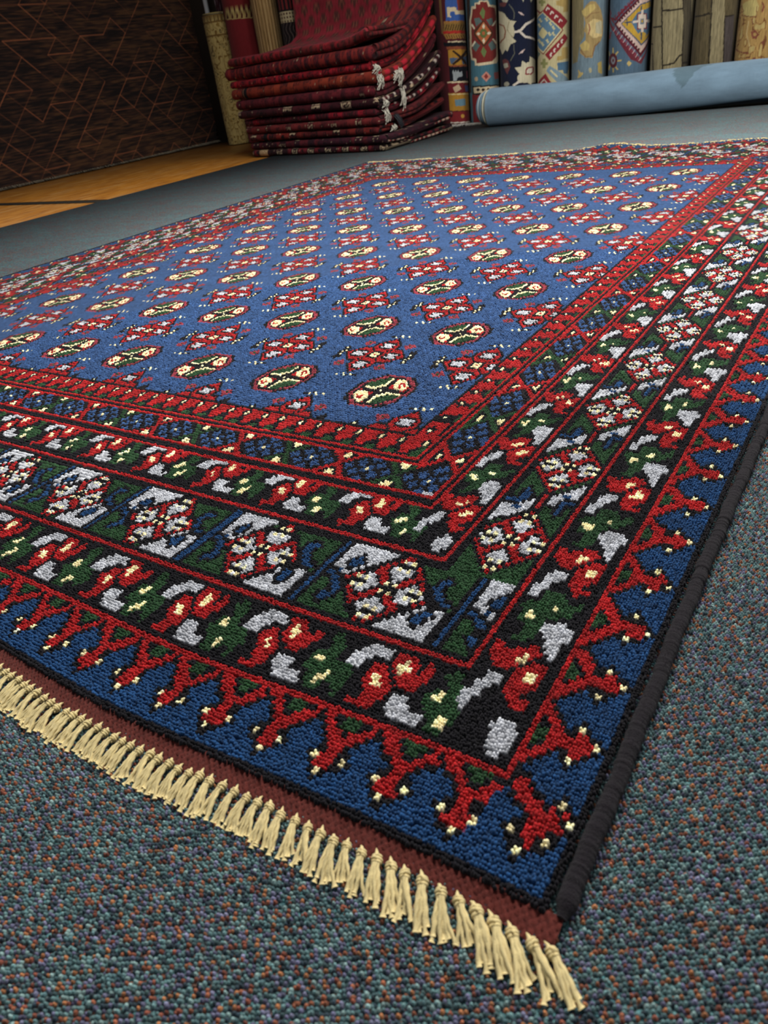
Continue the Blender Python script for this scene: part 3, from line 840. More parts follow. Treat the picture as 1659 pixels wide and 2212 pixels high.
# dark metal strip crossing the boards
mb = MB()
y0 = 2.365 * BK
mb.box((-6.0, y0 - .03, -.006), (CARPX, y0 + .03, -.002))
k = NT('dark_floor_strip'); k.set('Base Color', rgba('#2a2620')); k.set('Roughness', .5)
o = mb.build('trim_1', k.m, None, False); tag(o, kind='structure')
ROLL_ART = {
 'R1': [
  ('#7a5a35', [(-102.5,667),(-90.8,664),(-91.6,485),(-100.2,487)]),
  ('#3d5da0', [(-75.1,661),(27.1,649),(27.2,533),(-77.2,546)]),
  ('#8f3a30', [(-28.7,653),(27.1,649),(27.2,579),(-26.2,585)]),
  ('#d8c4a0', [(-69.8,611),(-33.4,605),(-32.0,589),(27.2,586),(27.2,564),(-39.4,571),(-41.2,585),(-57.8,588),(-60.6,571),(-54.5,560),(-69.9,563)]),
  ('#a0703a', [(-86.8,546),(27.2,534),(27.2,522),(-86.1,535)]),
  ('#8a6a35', [(-86.1,535),(27.2,522),(27.2,484),(-90.8,499)]),
  ('#b03028', [(-92.6,499),(27.2,485),(27.2,471),(-91.6,486)]),
  ('#a0743c', [(-92.5,485),(27.2,470),(27.3,446),(-81.0,458)]),
  ('#3a2418', [(-81.3,500),(-72.5,527),(-75.5,529),(-84.4,502)]),
  ('#3a2418', [(-71.6,499),(-63.2,526),(-66.1,527),(-74.6,500)]),
  ('#3a2418', [(-62.2,497),(-53.9,524),(-56.8,526),(-65.1,499)]),
  ('#3a2418', [(-52.9,495),(-44.4,522),(-47.4,524),(-55.8,497)]),
  ('#3a2418', [(-43.3,493),(-34.3,520),(-37.5,522),(-46.3,495)]),
  ('#3a2418', [(-33.1,492),(-23.1,519),(-26.8,521),(-36.4,493)]),
  ('#3a2418', [(-21.7,490),(-9.7,517),(-14.3,519),(-25.4,492)]),
  ('#3a2418', [(-7.8,488),(11.3,516),(2.8,518),(-12.6,490)]),
  ('#3a2418', [(16.2,487),(27.2,515),(27.2,517),(5.8,489)]),
  ('#3a2418', [(-81.2,478),(-75.5,461),(-72.9,462),(-78.5,479)]),
  ('#3a2418', [(-71.5,477),(-66.0,459),(-63.5,460),(-68.9,478)]),
  ('#3a2418', [(-62.1,475),(-56.6,457),(-54.1,459),(-59.6,476)]),
  ('#3a2418', [(-52.7,473),(-47.1,456),(-44.5,457),(-50.2,474)]),
  ('#3a2418', [(-43.1,471),(-37.2,454),(-34.3,455),(-40.4,472)]),
  ('#3a2418', [(-32.8,470),(-26.3,452),(-23.1,453),(-29.9,471)]),
  ('#3a2418', [(-21.4,468),(-13.5,451),(-9.5,452),(-18.0,469)]),
  ('#3a2418', [(-7.3,466),(4.3,449),(11.9,450),(-2.6,467)]),
  ('#3a2418', [(17.9,465),(27.2,447),(27.2,449),(27.3,466)]),
  ('#d8c4a0', [(-75.4,446),(27.2,434),(27.2,426),(-73.7,439)]),
  ('#121118', [(-95.2,443),(27.2,426),(27.3,406),(-91.7,423)]),
  ('#8a4a30', [(-83.0,420),(27.2,406),(27.2,391),(-79.6,405)]),
  ('#b08030', [(-76.3,404),(27.2,391),(27.3,309),(-75.5,322)]),
  ('#4a5f7a', [(-73.5,363),(-37.1,357),(-67.1,328)]),
  ('#4a5f7a', [(-23.0,354),(27.3,365),(27.3,312),(-19.5,322)]),
  ('#2c1d18', [(-60.6,394),(-1.4,314),(13.6,319),(-55.1,399)]),
  ('#2c1d18', [(6.0,391),(-63.6,331),(-58.7,323),(27.3,383)]),
  ('#8a4a30', [(-73.3,325),(27.3,313),(27.3,303),(-71.7,316)]),
  ('#11121c', [(-75.7,317),(27.2,303),(27.2,225),(-75.5,239)]),
  ('#9aa0a2', [(-63.9,293),(-59.7,299),(-56.2,286),(-50.8,298),(-47.3,285),(-40.9,296),(-37.2,282),(-24.2,286),(-21.9,261),(-45.3,256),(-50.2,240),(-62.4,240)]),
  ('#8f4858', [(1.4,282),(27.3,285),(27.3,247),(2.6,244)]),
  ('#d8c4a0', [(-88.3,243),(27.2,228),(27.2,219),(-86.5,235)]),
  ('#6e1f26', [(-86.5,235),(27.2,219),(27.3,162),(-82.8,180)]),
  ('#c4a888', [(-66.7,208),(-43.5,222),(-31.3,195),(-57.9,179)]),
  ('#3f4a7a', [(-14.8,209),(27.2,208),(27.3,176),(-10.6,175)]),
  ('#b08030', [(-85.7,182),(27.2,165),(27.3,71),(-85.2,87)]),
  ('#e0c890', [(-86.1,173),(27.2,157),(27.2,162),(-86.0,178)]),
  ('#6a8a98', [(-61.7,144),(-14.6,140),(-14.3,103),(-60.0,108)]),
  ('#7a2428', [(-85.5,82),(27.2,66),(27.2,8),(-85.0,22)]),
  ('#d8d0c0', [(-85.0,19),(27.2,4),(27.2,10),(-84.9,25)]),
  ('#c09040', [(-23.3,48),(-24.9,43),(-28.5,40),(-33.0,39),(-37.2,41),(-40.0,46),(-40.9,51),(-39.6,56),(-36.4,59),(-32.0,60),(-27.6,57),(-24.4,53)]),
 ],
 'R2': [
  ('#35281f', [(-126.4,643),(-105.9,639),(-124.4,170),(-152.7,170)]),
  ('#d8c4a0', [(-101.2,595),(-86.9,592),(-86.3,609),(-69.8,607),(-69.5,615),(-34.5,609),(-28.6,589),(25.3,579),(25.2,535),(25.2,328),(-2.9,302),(-96.6,305),(-97.8,331),(-115.0,338),(-121.0,390),(-115.5,530),(-106.3,562)]),
  ('#7a2c28', [(-95.8,582),(-82.2,581),(-81.5,600),(-66.4,598),(-66.1,608),(-40.8,604),(-35.4,582),(-0.1,571),(8.9,535),(-0.9,338),(-26.3,318),(-89.4,318),(-90.7,340),(-107.0,347),(-110.3,389),(-105.5,528),(-99.3,556)]),
  ('#5a6a66', [(-91.3,535),(-71.5,536),(-60.9,517),(-84.6,495)]),
  ('#5a6a66', [(-45.5,521),(-18.5,527),(-14.2,497),(-32.0,490)]),
  ('#5a6a66', [(-91.5,426),(-72.2,403),(-89.3,375),(-104.7,393)]),
  ('#5a6a66', [(-41.3,402),(-22.7,419),(1.7,381),(-29.3,369)]),
  ('#6a7a48', [(-56.9,582),(-48.1,561),(-53.0,528),(-58.6,529),(-69.0,555)]),
  ('#6a7a48', [(-61.0,395),(-48.4,368),(-59.0,339),(-71.3,372)]),
  ('#4a3020', [(-56.3,521),(-18.0,458),(-21.9,439),(-55.3,394),(-61.0,395),(-94.6,457),(-94.8,474)]),
  ('#b4623c', [(-56.1,513),(-24.4,455),(-57.7,404),(-89.2,463)]),
  ('#5f6a3a', [(-63.9,481),(-50.8,478),(-39.5,456),(-52.1,436),(-65.3,439),(-74.8,462)]),
  ('#b4623c', [(-51.4,458),(-52.4,453),(-54.7,450),(-57.8,450),(-60.7,452),(-62.8,455),(-63.5,460),(-62.6,464),(-60.3,467),(-57.2,468),(-54.2,466),(-52.1,462)]),
  ('#e0d4b4', [(-55.6,505),(-50.4,489),(-56.5,477),(-61.7,491)]),
  ('#e0d4b4', [(-57.8,437),(-52.6,421),(-58.7,408),(-63.9,424)]),
  ('#e0d4b4', [(-85.9,461),(-76.9,467),(-69.6,459),(-77.5,451)]),
  ('#e0d4b4', [(-45.2,456),(-35.9,463),(-27.2,455),(-36.5,447)]),
  ('#e0d4b4', [(-107.4,509),(-94.2,484),(-88.3,488),(-100.6,512)]),
  ('#e0d4b4', [(-17.1,486),(13.3,509),(0.1,513),(-22.9,490)]),
  ('#e0d4b4', [(-103.4,401),(-87.9,423),(-93.5,429),(-110.3,406)]),
  ('#e0d4b4', [(-22.9,424),(-2.4,397),(9.7,400),(-16.6,428)]),
  ('#c98a78', [(-53.4,271),(-35.8,242),(-55.0,218),(-72.8,248)]),
  ('#8a3530', [(-53.7,260),(-45.5,243),(-54.6,231),(-63.9,247)]),
  ('#8a4a48', [(-20.8,260),(22.1,260),(25.2,223),(-19.4,223)]),
  ('#b8a080', [(-86.1,238),(-87.3,232),(-90.3,228),(-94.3,227),(-98.4,229),(-101.4,234),(-102.4,240),(-100.9,246),(-97.6,249),(-93.4,250),(-89.5,248),(-86.8,244)]),
  ('#1d1a1c', [(-116.1,206),(25.2,192),(25.2,146),(-116.3,159)]),
  ('#d8c4a0', [(-109.1,198),(25.2,185),(25.2,155),(-108.4,167)]),
  ('#7a2428', [(-119.1,159),(25.2,146),(25.2,-36),(-121.8,-13)]),
  ('#b89048', [(-101.1,94),(25.2,79),(25.2,47),(-100.5,61)]),
  ('#b06060', [(-89.3,149),(-56.3,147),(-57.6,105),(-82.3,100)]),
  ('#2a1a1a', [(-97.2,183),(-87.6,193),(-79.4,182),(-88.4,172)]),
  ('#2a1a1a', [(-76.2,180),(-67.8,190),(-60.1,179),(-68.5,169)]),
  ('#2a1a1a', [(-57.0,176),(-48.5,187),(-40.4,175),(-49.2,165)]),
  ('#2a1a1a', [(-36.9,172),(-27.1,182),(-16.6,171),(-27.8,161)]),
  ('#2a1a1a', [(-11.7,168),(5.9,177),(25.2,164),(4.4,155)]),
 ],
 'R3': [
  ('#c9c0a0', [(-144.1,553),(-117.1,543),(-107.1,535),(-98.3,517),(-89.0,501),(-67.6,490),(-76.8,472),(-71.6,438),(-78.4,414),(-67.7,396),(-87.6,386),(-99.2,354),(-107.2,365),(-123.1,342),(-137.5,369),(-154.8,375)]),
  ('#8a4a30', [(-147.1,489),(-113.9,477),(-107.5,454),(-112.7,422),(-147.3,401),(-135.2,397),(-107.8,419),(-102.5,453),(-109.7,480),(-139.4,494)]),
  ('#8a7a5a', [(-90.7,499),(-98.9,457),(-78.5,413),(-77.0,415),(-96.7,457),(-88.7,498)]),
  ('#d9cdbd', [(-72.6,435),(-52.8,438),(-33.1,465),(22.7,491),(22.8,502),(-38.6,475),(-57.0,449),(-74.3,447)]),
  ('#d9cdbd', [(-57.4,434),(-40.3,408),(22.8,383),(22.7,393),(-36.5,417),(-52.6,441)]),
  ('#cfc6a8', [(-76.0,272),(-54.5,271),(-50.8,302),(-38.1,287),(-25.0,289),(-21.6,315),(22.7,288),(22.8,180),(-13.2,185),(-20.9,177),(-33.5,189),(-64.7,195),(-68.2,225),(-60.2,239)]),
  ('#8a2f35', [(-32.7,266),(-0.9,263),(-2.9,235),(-17.9,225),(-41.3,230),(-40.3,255)]),
  ('#d8d0bc', [(-28.7,259),(-9.3,257),(-10.8,239),(-21.2,232),(-36.1,235),(-35.1,251)]),
  ('#6a3a3a', [(-125.5,315),(-109.2,322),(-96.3,309),(-89.6,278),(-101.7,243),(-109.9,260),(-117.6,287)]),
  ('#a8a490', [(-120.0,297),(-100.4,300),(-96.9,279),(-115.3,274)]),
  ('#5f5f54', [(-90.2,573),(-76.9,544),(-73.6,528),(-76.2,503),(-73.3,502),(-70.7,527),(-74.4,546),(-87.7,575)]),
  ('#5f5f54', [(-78.1,385),(-76.4,340),(-91.1,309),(-88.4,306),(-73.6,339),(-75.1,384)]),
  ('#6a3a3a', [(-135.1,588),(-95.1,585),(-103.1,565),(-131.6,573)]),
  ('#b0aa94', [(-126.0,614),(-87.7,606),(-95.1,582),(-110.9,588)]),
  ('#d0b8b0', [(-62.6,534),(-50.6,527),(-39.0,510),(-50.7,517)]),
  ('#d0b8b0', [(-62.2,334),(-51.2,349),(-39.1,356),(-48.0,339)]),
  ('#b8b49c', [(-51.3,598),(-38.0,595),(-43.4,573)]),
  ('#b8b49c', [(-20.3,592),(3.8,591),(-13.4,566)]),
  ('#d9cdbd', [(-79.4,179),(-59.4,196),(-63.3,206),(-83.5,189)]),
  ('#a8a490', [(-94.5,194),(-96.0,189),(-100.1,185),(-106.0,184),(-112.4,186),(-117.5,191),(-119.4,197),(-117.1,202),(-111.8,206),(-105.4,207),(-99.7,205),(-95.8,200)]),
 ],
 'R4': [
  ('#7a2028', [(-107.8,521),(-29.9,418),(-106.6,316),(-157.2,359),(-157.2,494)]),
  ('#d6c99a', [(-107.8,515),(-35.1,419),(-106.5,322),(-157.2,362),(-157.2,489)]),
  ('#5f7f95', [(-107.8,509),(-41.7,420),(-106.5,331),(-157.2,369),(-157.2,482)]),
  ('#d0c490', [(-108.2,445),(-87.7,415),(-106.2,390),(-136.8,416)]),
  ('#c8c094', [(-135.6,483),(-118.6,488),(-116.5,477),(-108.5,472),(-119.9,466),(-124.8,475)]),
  ('#c8c094', [(-101.4,482),(-91.7,488),(-90.2,478),(-84.3,472),(-92.5,466),(-95.7,475)]),
  ('#c8c094', [(-85.8,461),(-77.1,467),(-75.7,456),(-70.1,450),(-77.8,444),(-80.7,453)]),
  ('#c8c094', [(-75.0,440),(-66.5,446),(-65.1,435),(-59.5,429),(-67.2,423),(-70.0,432)]),
  ('#c8c094', [(-89.6,415),(-80.7,420),(-79.3,410),(-73.6,404),(-81.5,398),(-84.4,407)]),
  ('#c8c094', [(-75.0,412),(-66.5,418),(-65.1,407),(-59.4,401),(-67.2,395),(-70.0,404)]),
  ('#c8c094', [(-122.0,372),(-109.0,378),(-107.2,367),(-100.2,361),(-110.1,355),(-114.1,364)]),
  ('#c8c094', [(-97.6,383),(-88.1,389),(-86.7,378),(-80.8,372),(-89.0,366),(-92.0,375)]),
  ('#c8c094', [(-157.3,388),(-125.6,394),(-123.1,383),(-114.0,377),(-127.3,371),(-133.5,380)]),
  ('#c8c094', [(-151.0,460),(-124.9,465),(-122.4,455),(-113.5,449),(-126.5,443),(-132.5,452)]),
  ('#8a2a30', [(-87.5,547),(-8.3,455),(-36.4,424),(-107.8,517)]),
  ('#8a2a30', [(-25.1,400),(-5.6,378),(-82.3,286),(-99.9,315)]),
  ('#d6c8b8', [(-89.3,534),(-79.9,522),(-82.8,518),(-87.9,524),(-92.4,514),(-96.3,520)]),
  ('#d6c8b8', [(-36.2,379),(-30.0,373),(-36.1,367),(-32.6,359),(-39.4,358),(-42.6,369)]),
  ('#d6c8b8', [(-74.3,513),(-65.2,501),(-68.0,497),(-72.9,504),(-77.1,494),(-80.6,499)]),
  ('#d6c8b8', [(-50.2,360),(-44.9,355),(-50.2,348),(-47.1,341),(-53.1,339),(-56.1,350)]),
  ('#d6c8b8', [(-59.6,493),(-50.2,481),(-53.1,477),(-58.2,483),(-62.4,473),(-65.9,478)]),
  ('#d6c8b8', [(-63.3,342),(-58.2,336),(-63.2,329),(-60.4,322),(-66.1,320),(-68.9,331)]),
  ('#d6c8b8', [(-44.2,472),(-33.7,460),(-37.0,456),(-42.6,463),(-47.2,452),(-50.9,458)]),
  ('#d6c8b8', [(-76.1,323),(-71.1,317),(-76.1,310),(-73.2,303),(-79.0,301),(-81.9,312)]),
  ('#b0955a', [(-59.4,553),(-6.2,559),(-5.2,498),(-32.6,498),(-30.6,520),(-57.6,534)]),
  ('#b0955a', [(-35.9,338),(-2.3,338),(-1.3,284),(-55.2,278),(-54.1,300),(-37.8,299)]),
  ('#4f6f88', [(-54.0,268),(4.6,269),(5.6,234),(-8.3,208),(-28.5,213),(-30.9,229),(-51.3,233)]),
  ('#8a8a55', [(-111.0,296),(-111.3,253),(-97.6,251),(-97.5,295)]),
  ('#8a8a55', [(-121.7,269),(-88.0,265),(-88.0,279),(-121.5,284)]),
  ('#8a8a55', [(-116.3,573),(-116.5,541),(-104.1,539),(-104.0,571)]),
  ('#8a8a55', [(-130.2,555),(-95.0,549),(-95.0,561),(-130.0,567)]),
  ('#7f95a0', [(-82.4,261),(20.6,162),(20.6,137),(-45.3,162),(-94.0,236)]),
  ('#d6c99a', [(-80.9,236),(-55.4,199),(-50.8,204),(-76.4,241)]),
  ('#8a2a30', [(-97.3,225),(-78.7,184),(-49.1,143),(-157.2,153),(-141.5,184)]),
  ('#d6c8b8', [(-121.1,176),(-102.6,194),(-92.1,174),(-88.3,177),(-102.6,200),(-126.7,181)]),
  ('#7a2028', [(-157.3,524),(-117.4,506),(-113.0,510),(-141.0,528)]),
  ('#5a6a60', [(-157.2,344),(-122.4,323),(-157.2,290)]),
 ],
 'R5': [
  ('#857a58', [(-159.4,560),(-92.3,549),(-86.4,376),(-103.9,342),(-111.1,262),(-141.8,254)]),
  ('#a58c5c', [(-94.9,487),(-85.0,508),(-70.9,525),(-53.2,523),(-34.6,484),(-23.8,438),(-21.7,373),(-30.8,342),(-52.6,318),(-58.5,272),(-81.6,277),(-103.4,304),(-96.2,331),(-82.8,357),(-81.5,384),(-88.4,400),(-83.9,435)]),
  ('#8a6a48', [(-101.9,316),(-82.7,279),(-56.9,279),(-50.5,321),(-32.8,340),(-36.9,345),(-54.9,325),(-60.4,284),(-80.7,284),(-97.6,319)]),
  ('#c0a868', [(-98.4,488),(-70.7,513),(-56.3,510),(-52.6,492),(-81.1,462),(-91.1,469)]),
  ('#c0a868', [(-103.9,337),(-82.8,357),(-69.4,335),(-72.2,308),(-92.4,312)]),
  ('#8a6a48', [(-79.7,451),(-64.5,470),(-37.8,469),(-38.4,474),(-65.9,474),(-82.1,455)]),
  ('#d0b880', [(-77.3,429),(-58.4,448),(-29.1,434),(-27.1,365),(-56.8,361),(-76.7,388)]),
  ('#9a6a50', [(-76.2,428),(-71.2,408),(-75.6,384),(-71.2,381),(-66.7,407),(-72.0,429)]),
  ('#b8b090', [(-51.4,429),(-29.1,434),(-27.3,374),(-50.5,383)]),
  ('#c0a868', [(-108.4,228),(-98.3,212),(-87.4,208),(-96.1,190),(-110.0,184),(-106.0,206)]),
  ('#a8a080', [(-59.5,215),(-60.1,209),(-62.0,205),(-64.6,203),(-67.3,206),(-69.3,211),(-70.1,217),(-69.5,223),(-67.7,227),(-65.0,228),(-62.4,226),(-60.3,221)]),
  ('#b09a58', [(-40.3,245),(-23.6,251),(-18.9,188),(-37.4,201)]),
 ],
 'R6': [
  ('#6a2a35', [(-161.7,424),(-161.8,452),(-119.8,434),(-49.3,523),(-2.0,517),(15.7,311),(-29.7,216),(-63.4,242),(-122.1,376)]),
  ('#50677a', [(-141.5,421),(-147.6,438),(-116.1,423),(-47.5,514),(-0.9,508),(15.7,313),(-32.6,236),(-118.1,385)]),
  ('#7a2c38', [(-119.4,416),(-133.5,434),(-124.6,435),(-127.1,440),(-141.1,434),(-123.2,413)]),
  ('#8a3a48', [(-122.9,403),(-135.4,386),(-122.9,377),(-120.5,381),(-129.0,385),(-118.7,399)]),
  ('#c8a8a8', [(-115.9,394),(-125.9,378),(-123.0,376),(-113.6,392)]),
  ('#7a2c38', [(-107.8,427),(-118.7,446),(-112.1,446),(-114.1,451),(-123.4,446),(-111.0,425)]),
  ('#8a3a48', [(-109.7,384),(-118.8,368),(-109.7,358),(-107.8,362),(-114.3,367),(-106.3,381)]),
  ('#c8a8a8', [(-104.0,376),(-112.0,360),(-109.8,358),(-102.0,374)]),
  ('#7a2c38', [(-97.9,438),(-107.3,457),(-101.7,457),(-103.4,462),(-111.2,457),(-100.7,436)]),
  ('#8a3a48', [(-98.6,366),(-106.4,350),(-98.6,340),(-96.9,344),(-102.6,348),(-95.6,363)]),
  ('#c8a8a8', [(-93.5,358),(-100.6,342),(-98.6,340),(-91.6,356)]),
  ('#7a2c38', [(-88.8,449),(-97.5,468),(-92.3,468),(-93.9,473),(-100.9,468),(-91.4,447)]),
  ('#8a3a48', [(-88.5,348),(-95.6,331),(-88.4,322),(-86.9,326),(-92.2,330),(-85.7,345)]),
  ('#c8a8a8', [(-83.7,340),(-90.3,324),(-88.5,322),(-81.9,338)]),
  ('#7a2c38', [(-80.1,460),(-88.4,479),(-83.5,479),(-85.1,484),(-91.6,479),(-82.6,458)]),
  ('#8a3a48', [(-78.9,330),(-85.6,313),(-78.8,304),(-77.3,308),(-82.4,312),(-76.1,327)]),
  ('#c8a8a8', [(-74.2,321),(-80.6,306),(-78.8,304),(-72.4,319)]),
  ('#7a2c38', [(-71.7,471),(-79.8,490),(-75.1,490),(-76.6,495),(-82.9,490),(-74.2,469)]),
  ('#8a3a48', [(-69.4,312),(-76.0,295),(-69.3,286),(-67.8,290),(-72.9,294),(-66.7,309)]),
  ('#c8a8a8', [(-64.7,303),(-71.1,287),(-69.3,285),(-62.9,301)]),
  ('#7a2c38', [(-63.3,482),(-71.4,500),(-66.7,501),(-68.2,506),(-74.5,500),(-65.8,480)]),
  ('#8a3a48', [(-59.8,294),(-66.5,277),(-59.6,267),(-58.1,271),(-63.3,276),(-57.0,290)]),
  ('#c8a8a8', [(-54.9,285),(-61.5,269),(-59.7,267),(-53.0,283)]),
  ('#7a2c38', [(-54.7,493),(-63.1,511),(-58.3,512),(-59.8,517),(-66.1,511),(-57.3,491)]),
  ('#8a3a48', [(-49.8,275),(-56.8,258),(-49.5,249),(-47.9,253),(-53.4,257),(-46.7,272)]),
  ('#c8a8a8', [(-44.5,266),(-51.5,250),(-49.6,248),(-42.4,264)]),
  ('#7a2c38', [(-45.7,504),(-54.5,522),(-49.5,523),(-51.1,528),(-57.6,522),(-48.4,502)]),
  ('#8a3a48', [(-38.8,257),(-46.5,240),(-38.5,230),(-36.6,234),(-42.8,238),(-35.4,253)]),
  ('#c8a8a8', [(-32.7,248),(-40.7,232),(-38.5,229),(-30.3,245)]),
  ('#5a1a26', [(-121.1,410),(-48.8,508),(0.0,502),(15.7,320),(-34.3,250)]),
  ('#d0b4a8', [(-112.9,408),(-47.8,499),(1.3,493),(15.7,336),(-35.2,268)]),
  ('#40506a', [(-98.2,407),(-43.0,481),(1.6,491),(15.7,343),(-34.3,298)]),
  ('#c09a3a', [(-95.1,406),(-42.8,475),(2.3,487),(15.7,350),(-33.9,307)]),
  ('#50708a', [(-68.6,408),(-51.0,446),(6.6,465),(15.7,362),(-34.6,323),(-52.7,367)]),
  ('#c09a3a', [(-46.0,352),(-36.4,364),(-14.0,347),(-30.6,318)]),
  ('#3a1a22', [(-97.9,421),(-99.5,417),(-103.1,417),(-105.1,422),(-103.4,427),(-99.8,426)]),
  ('#4a1a22', [(-96.3,389),(-97.9,385),(-101.4,386),(-103.4,391),(-101.7,395),(-98.1,394)]),
  ('#3a1a22', [(-91.2,430),(-92.7,425),(-96.1,426),(-97.9,431),(-96.3,435),(-93.0,435)]),
  ('#4a1a22', [(-88.9,376),(-90.4,372),(-93.7,373),(-95.6,378),(-94.0,382),(-90.7,381)]),
  ('#3a1a22', [(-84.8,438),(-86.2,434),(-89.5,435),(-91.2,440),(-89.7,444),(-86.5,443)]),
  ('#4a1a22', [(-81.8,363),(-83.2,359),(-86.4,360),(-88.2,365),(-86.7,369),(-83.5,368)]),
  ('#3a1a22', [(-78.5,447),(-80.0,442),(-83.1,443),(-84.8,448),(-83.4,452),(-80.2,452)]),
  ('#4a1a22', [(-74.8,350),(-76.2,346),(-79.4,347),(-81.1,352),(-79.6,356),(-76.5,355)]),
  ('#3a1a22', [(-72.4,455),(-73.8,451),(-76.9,452),(-78.6,457),(-77.2,461),(-74.1,460)]),
  ('#4a1a22', [(-67.8,337),(-69.2,333),(-72.4,333),(-74.1,338),(-72.7,343),(-69.5,342)]),
  ('#3a1a22', [(-66.3,464),(-67.7,459),(-70.8,460),(-72.5,465),(-71.1,469),(-68.0,469)]),
  ('#4a1a22', [(-60.7,324),(-62.2,319),(-65.4,320),(-67.1,325),(-65.7,330),(-62.5,329)]),
  ('#3a1a22', [(-60.1,472),(-61.5,468),(-64.7,469),(-66.4,474),(-65.0,478),(-61.8,477)]),
  ('#4a1a22', [(-53.4,311),(-55.0,306),(-58.2,307),(-60.0,312),(-58.6,316),(-55.3,316)]),
  ('#3a1a22', [(-53.8,481),(-55.3,476),(-58.5,477),(-60.2,482),(-58.8,486),(-55.6,485)]),
  ('#4a1a22', [(-45.8,297),(-47.4,293),(-50.8,294),(-52.7,299),(-51.2,303),(-47.7,302)]),
  ('#3a1a22', [(-47.2,489),(-48.8,485),(-52.1,486),(-53.9,490),(-52.4,495),(-49.1,494)]),
  ('#4a1a22', [(-37.5,284),(-39.2,279),(-43.0,280),(-45.0,285),(-43.3,290),(-39.6,289)]),
  ('#3a4a60', [(-87.8,408),(-68.4,405),(-68.8,411),(-88.2,413)]),
  ('#3a4a60', [(-81.7,422),(-80.9,395),(-78.0,395),(-78.8,421)]),
  ('#3a4a60', [(-43.2,470),(-42.0,440),(-37.3,439),(-38.6,469)]),
  ('#3a4a60', [(-39.1,369),(-37.2,323),(-32.0,322),(-34.1,368)]),
  ('#7a2c38', [(-53.0,441),(-18.1,437),(-13.3,368),(-50.5,373)]),
  ('#d8c8b8', [(-49.8,436),(-22.1,433),(-18.5,373),(-47.6,377)]),
  ('#d8c8b8', [(-64.0,403),(15.7,394),(15.7,406),(-64.7,414)]),
  ('#d8c8b8', [(-40.6,455),(-36.6,359),(-28.3,358),(-32.9,453)]),
  ('#6a7a88', [(-42.1,418),(-29.6,416),(-28.3,391),(-41.1,392)]),
  ('#c09a3a', [(-31.3,404),(-33.1,399),(-37.1,399),(-39.3,406),(-37.6,412),(-33.7,411)]),
  ('#c0a868', [(-156.4,245),(-91.2,242),(-91.5,249),(-161.8,252)]),
  ('#c0a868', [(-127.4,306),(-123.0,193),(-116.8,193),(-120.8,305)]),
  ('#c0a868', [(-161.7,290),(-103.3,202),(-99.3,204),(-151.2,293)]),
  ('#c0a868', [(-106.0,289),(-161.8,207),(-143.4,204),(-101.6,285)]),
  ('#5a2028', [(-104.6,246),(-106.2,230),(-111.7,218),(-120.6,214),(-132.0,220),(-144.7,233),(-155.2,249),(-147.5,267),(-134.8,279),(-123.1,282),(-113.6,277),(-107.2,263)]),
  ('#8a8a90', [(-112.6,247),(-113.5,239),(-116.5,232),(-121.2,231),(-126.5,233),(-131.2,240),(-133.4,249),(-132.0,258),(-127.8,264),(-122.5,266),(-117.6,263),(-114.1,256)]),
  ('#5a2028', [(-117.9,248),(-119.6,243),(-123.7,243),(-126.1,249),(-124.1,254),(-120.0,254)]),
  ('#c0a868', [(-69.2,240),(-60.8,225),(-68.4,213),(-76.0,228)]),
  ('#7a2c38', [(-161.8,172),(15.7,169),(15.7,174),(-161.7,177)]),
  ('#7a2c38', [(-161.7,478),(-151.4,460),(-161.7,444),(-149.6,441),(-139.2,459),(-150.8,479)]),
  ('#7a2c38', [(-143.8,379),(-160.5,347),(-141.6,346),(-134.7,377)]),
 ],
 'R7': [
  ('#2c261d', [(-164.3,503),(-133.9,175),(-126.5,174),(-164.4,502)]),
  ('#2c261d', [(-114.4,495),(-96.4,171),(-92.0,170),(-109.4,494)]),
  ('#2c261d', [(-53.5,481),(-43.5,391),(-40.9,295),(-36.4,160),(-27.3,157),(-32.6,293),(-35.7,390),(-46.7,481)]),
  ('#2c261d', [(-107.6,433),(-76.0,429),(-45.7,428),(-47.0,436),(-76.9,437),(-108.4,441)]),
  ('#2c261d', [(-145.3,367),(-105.7,368),(-107.0,376),(-149.1,375)]),
  ('#2c261d', [(-94.8,195),(-60.8,200),(-44.6,231),(-35.3,232),(-38.0,241),(-49.2,237),(-63.9,207),(-96.3,203)]),
  ('#2c261d', [(-164.1,432),(-159.1,429),(-164.4,435),(-164.1,438)]),
  ('#2c261d', [(-164.2,296),(-138.8,294),(-138.9,301),(-164.2,303)]),
  ('#4a4334', [(-48.6,481),(-20.0,476),(13.2,151),(-30.3,158)]),
  ('#2c261d', [(-33.4,195),(-7.1,193),(-10.0,203),(-34.9,205)]),
 ],
 'R8': [
  ('#2c261d', [(-166.6,476),(-166.7,377),(-166.7,246),(-166.7,155),(-166.8,154),(-166.8,244),(-157.8,376),(-166.7,475)]),
  ('#857a5c', [(-93.0,462),(-59.7,454),(-43.0,167),(-83.4,176)]),
  ('#2c261d', [(-95.0,463),(-90.4,324),(-86.2,167),(-82.3,166),(-86.5,323),(-91.1,462)]),
  ('#2c261d', [(-55.6,367),(-45.0,163),(-40.2,162),(-51.5,366)]),
  ('#2c261d', [(-166.7,387),(-118.9,387),(-93.3,393),(-95.5,402),(-121.2,395),(-166.7,396)]),
  ('#2c261d', [(-53.5,371),(-22.2,372),(-23.9,378),(-54.6,377)]),
  ('#2c261d', [(-84.7,172),(-53.9,174),(-55.4,183),(-86.0,180)]),
  ('#4a4240', [(-52.4,371),(-23.0,374),(-7.2,156),(-40.9,162)]),
 ],
 'R9': [
  ('#b5a468', [(-144.7,415),(-102.2,435),(-91.8,397),(-95.2,362),(-115.1,358),(-139.7,382)]),
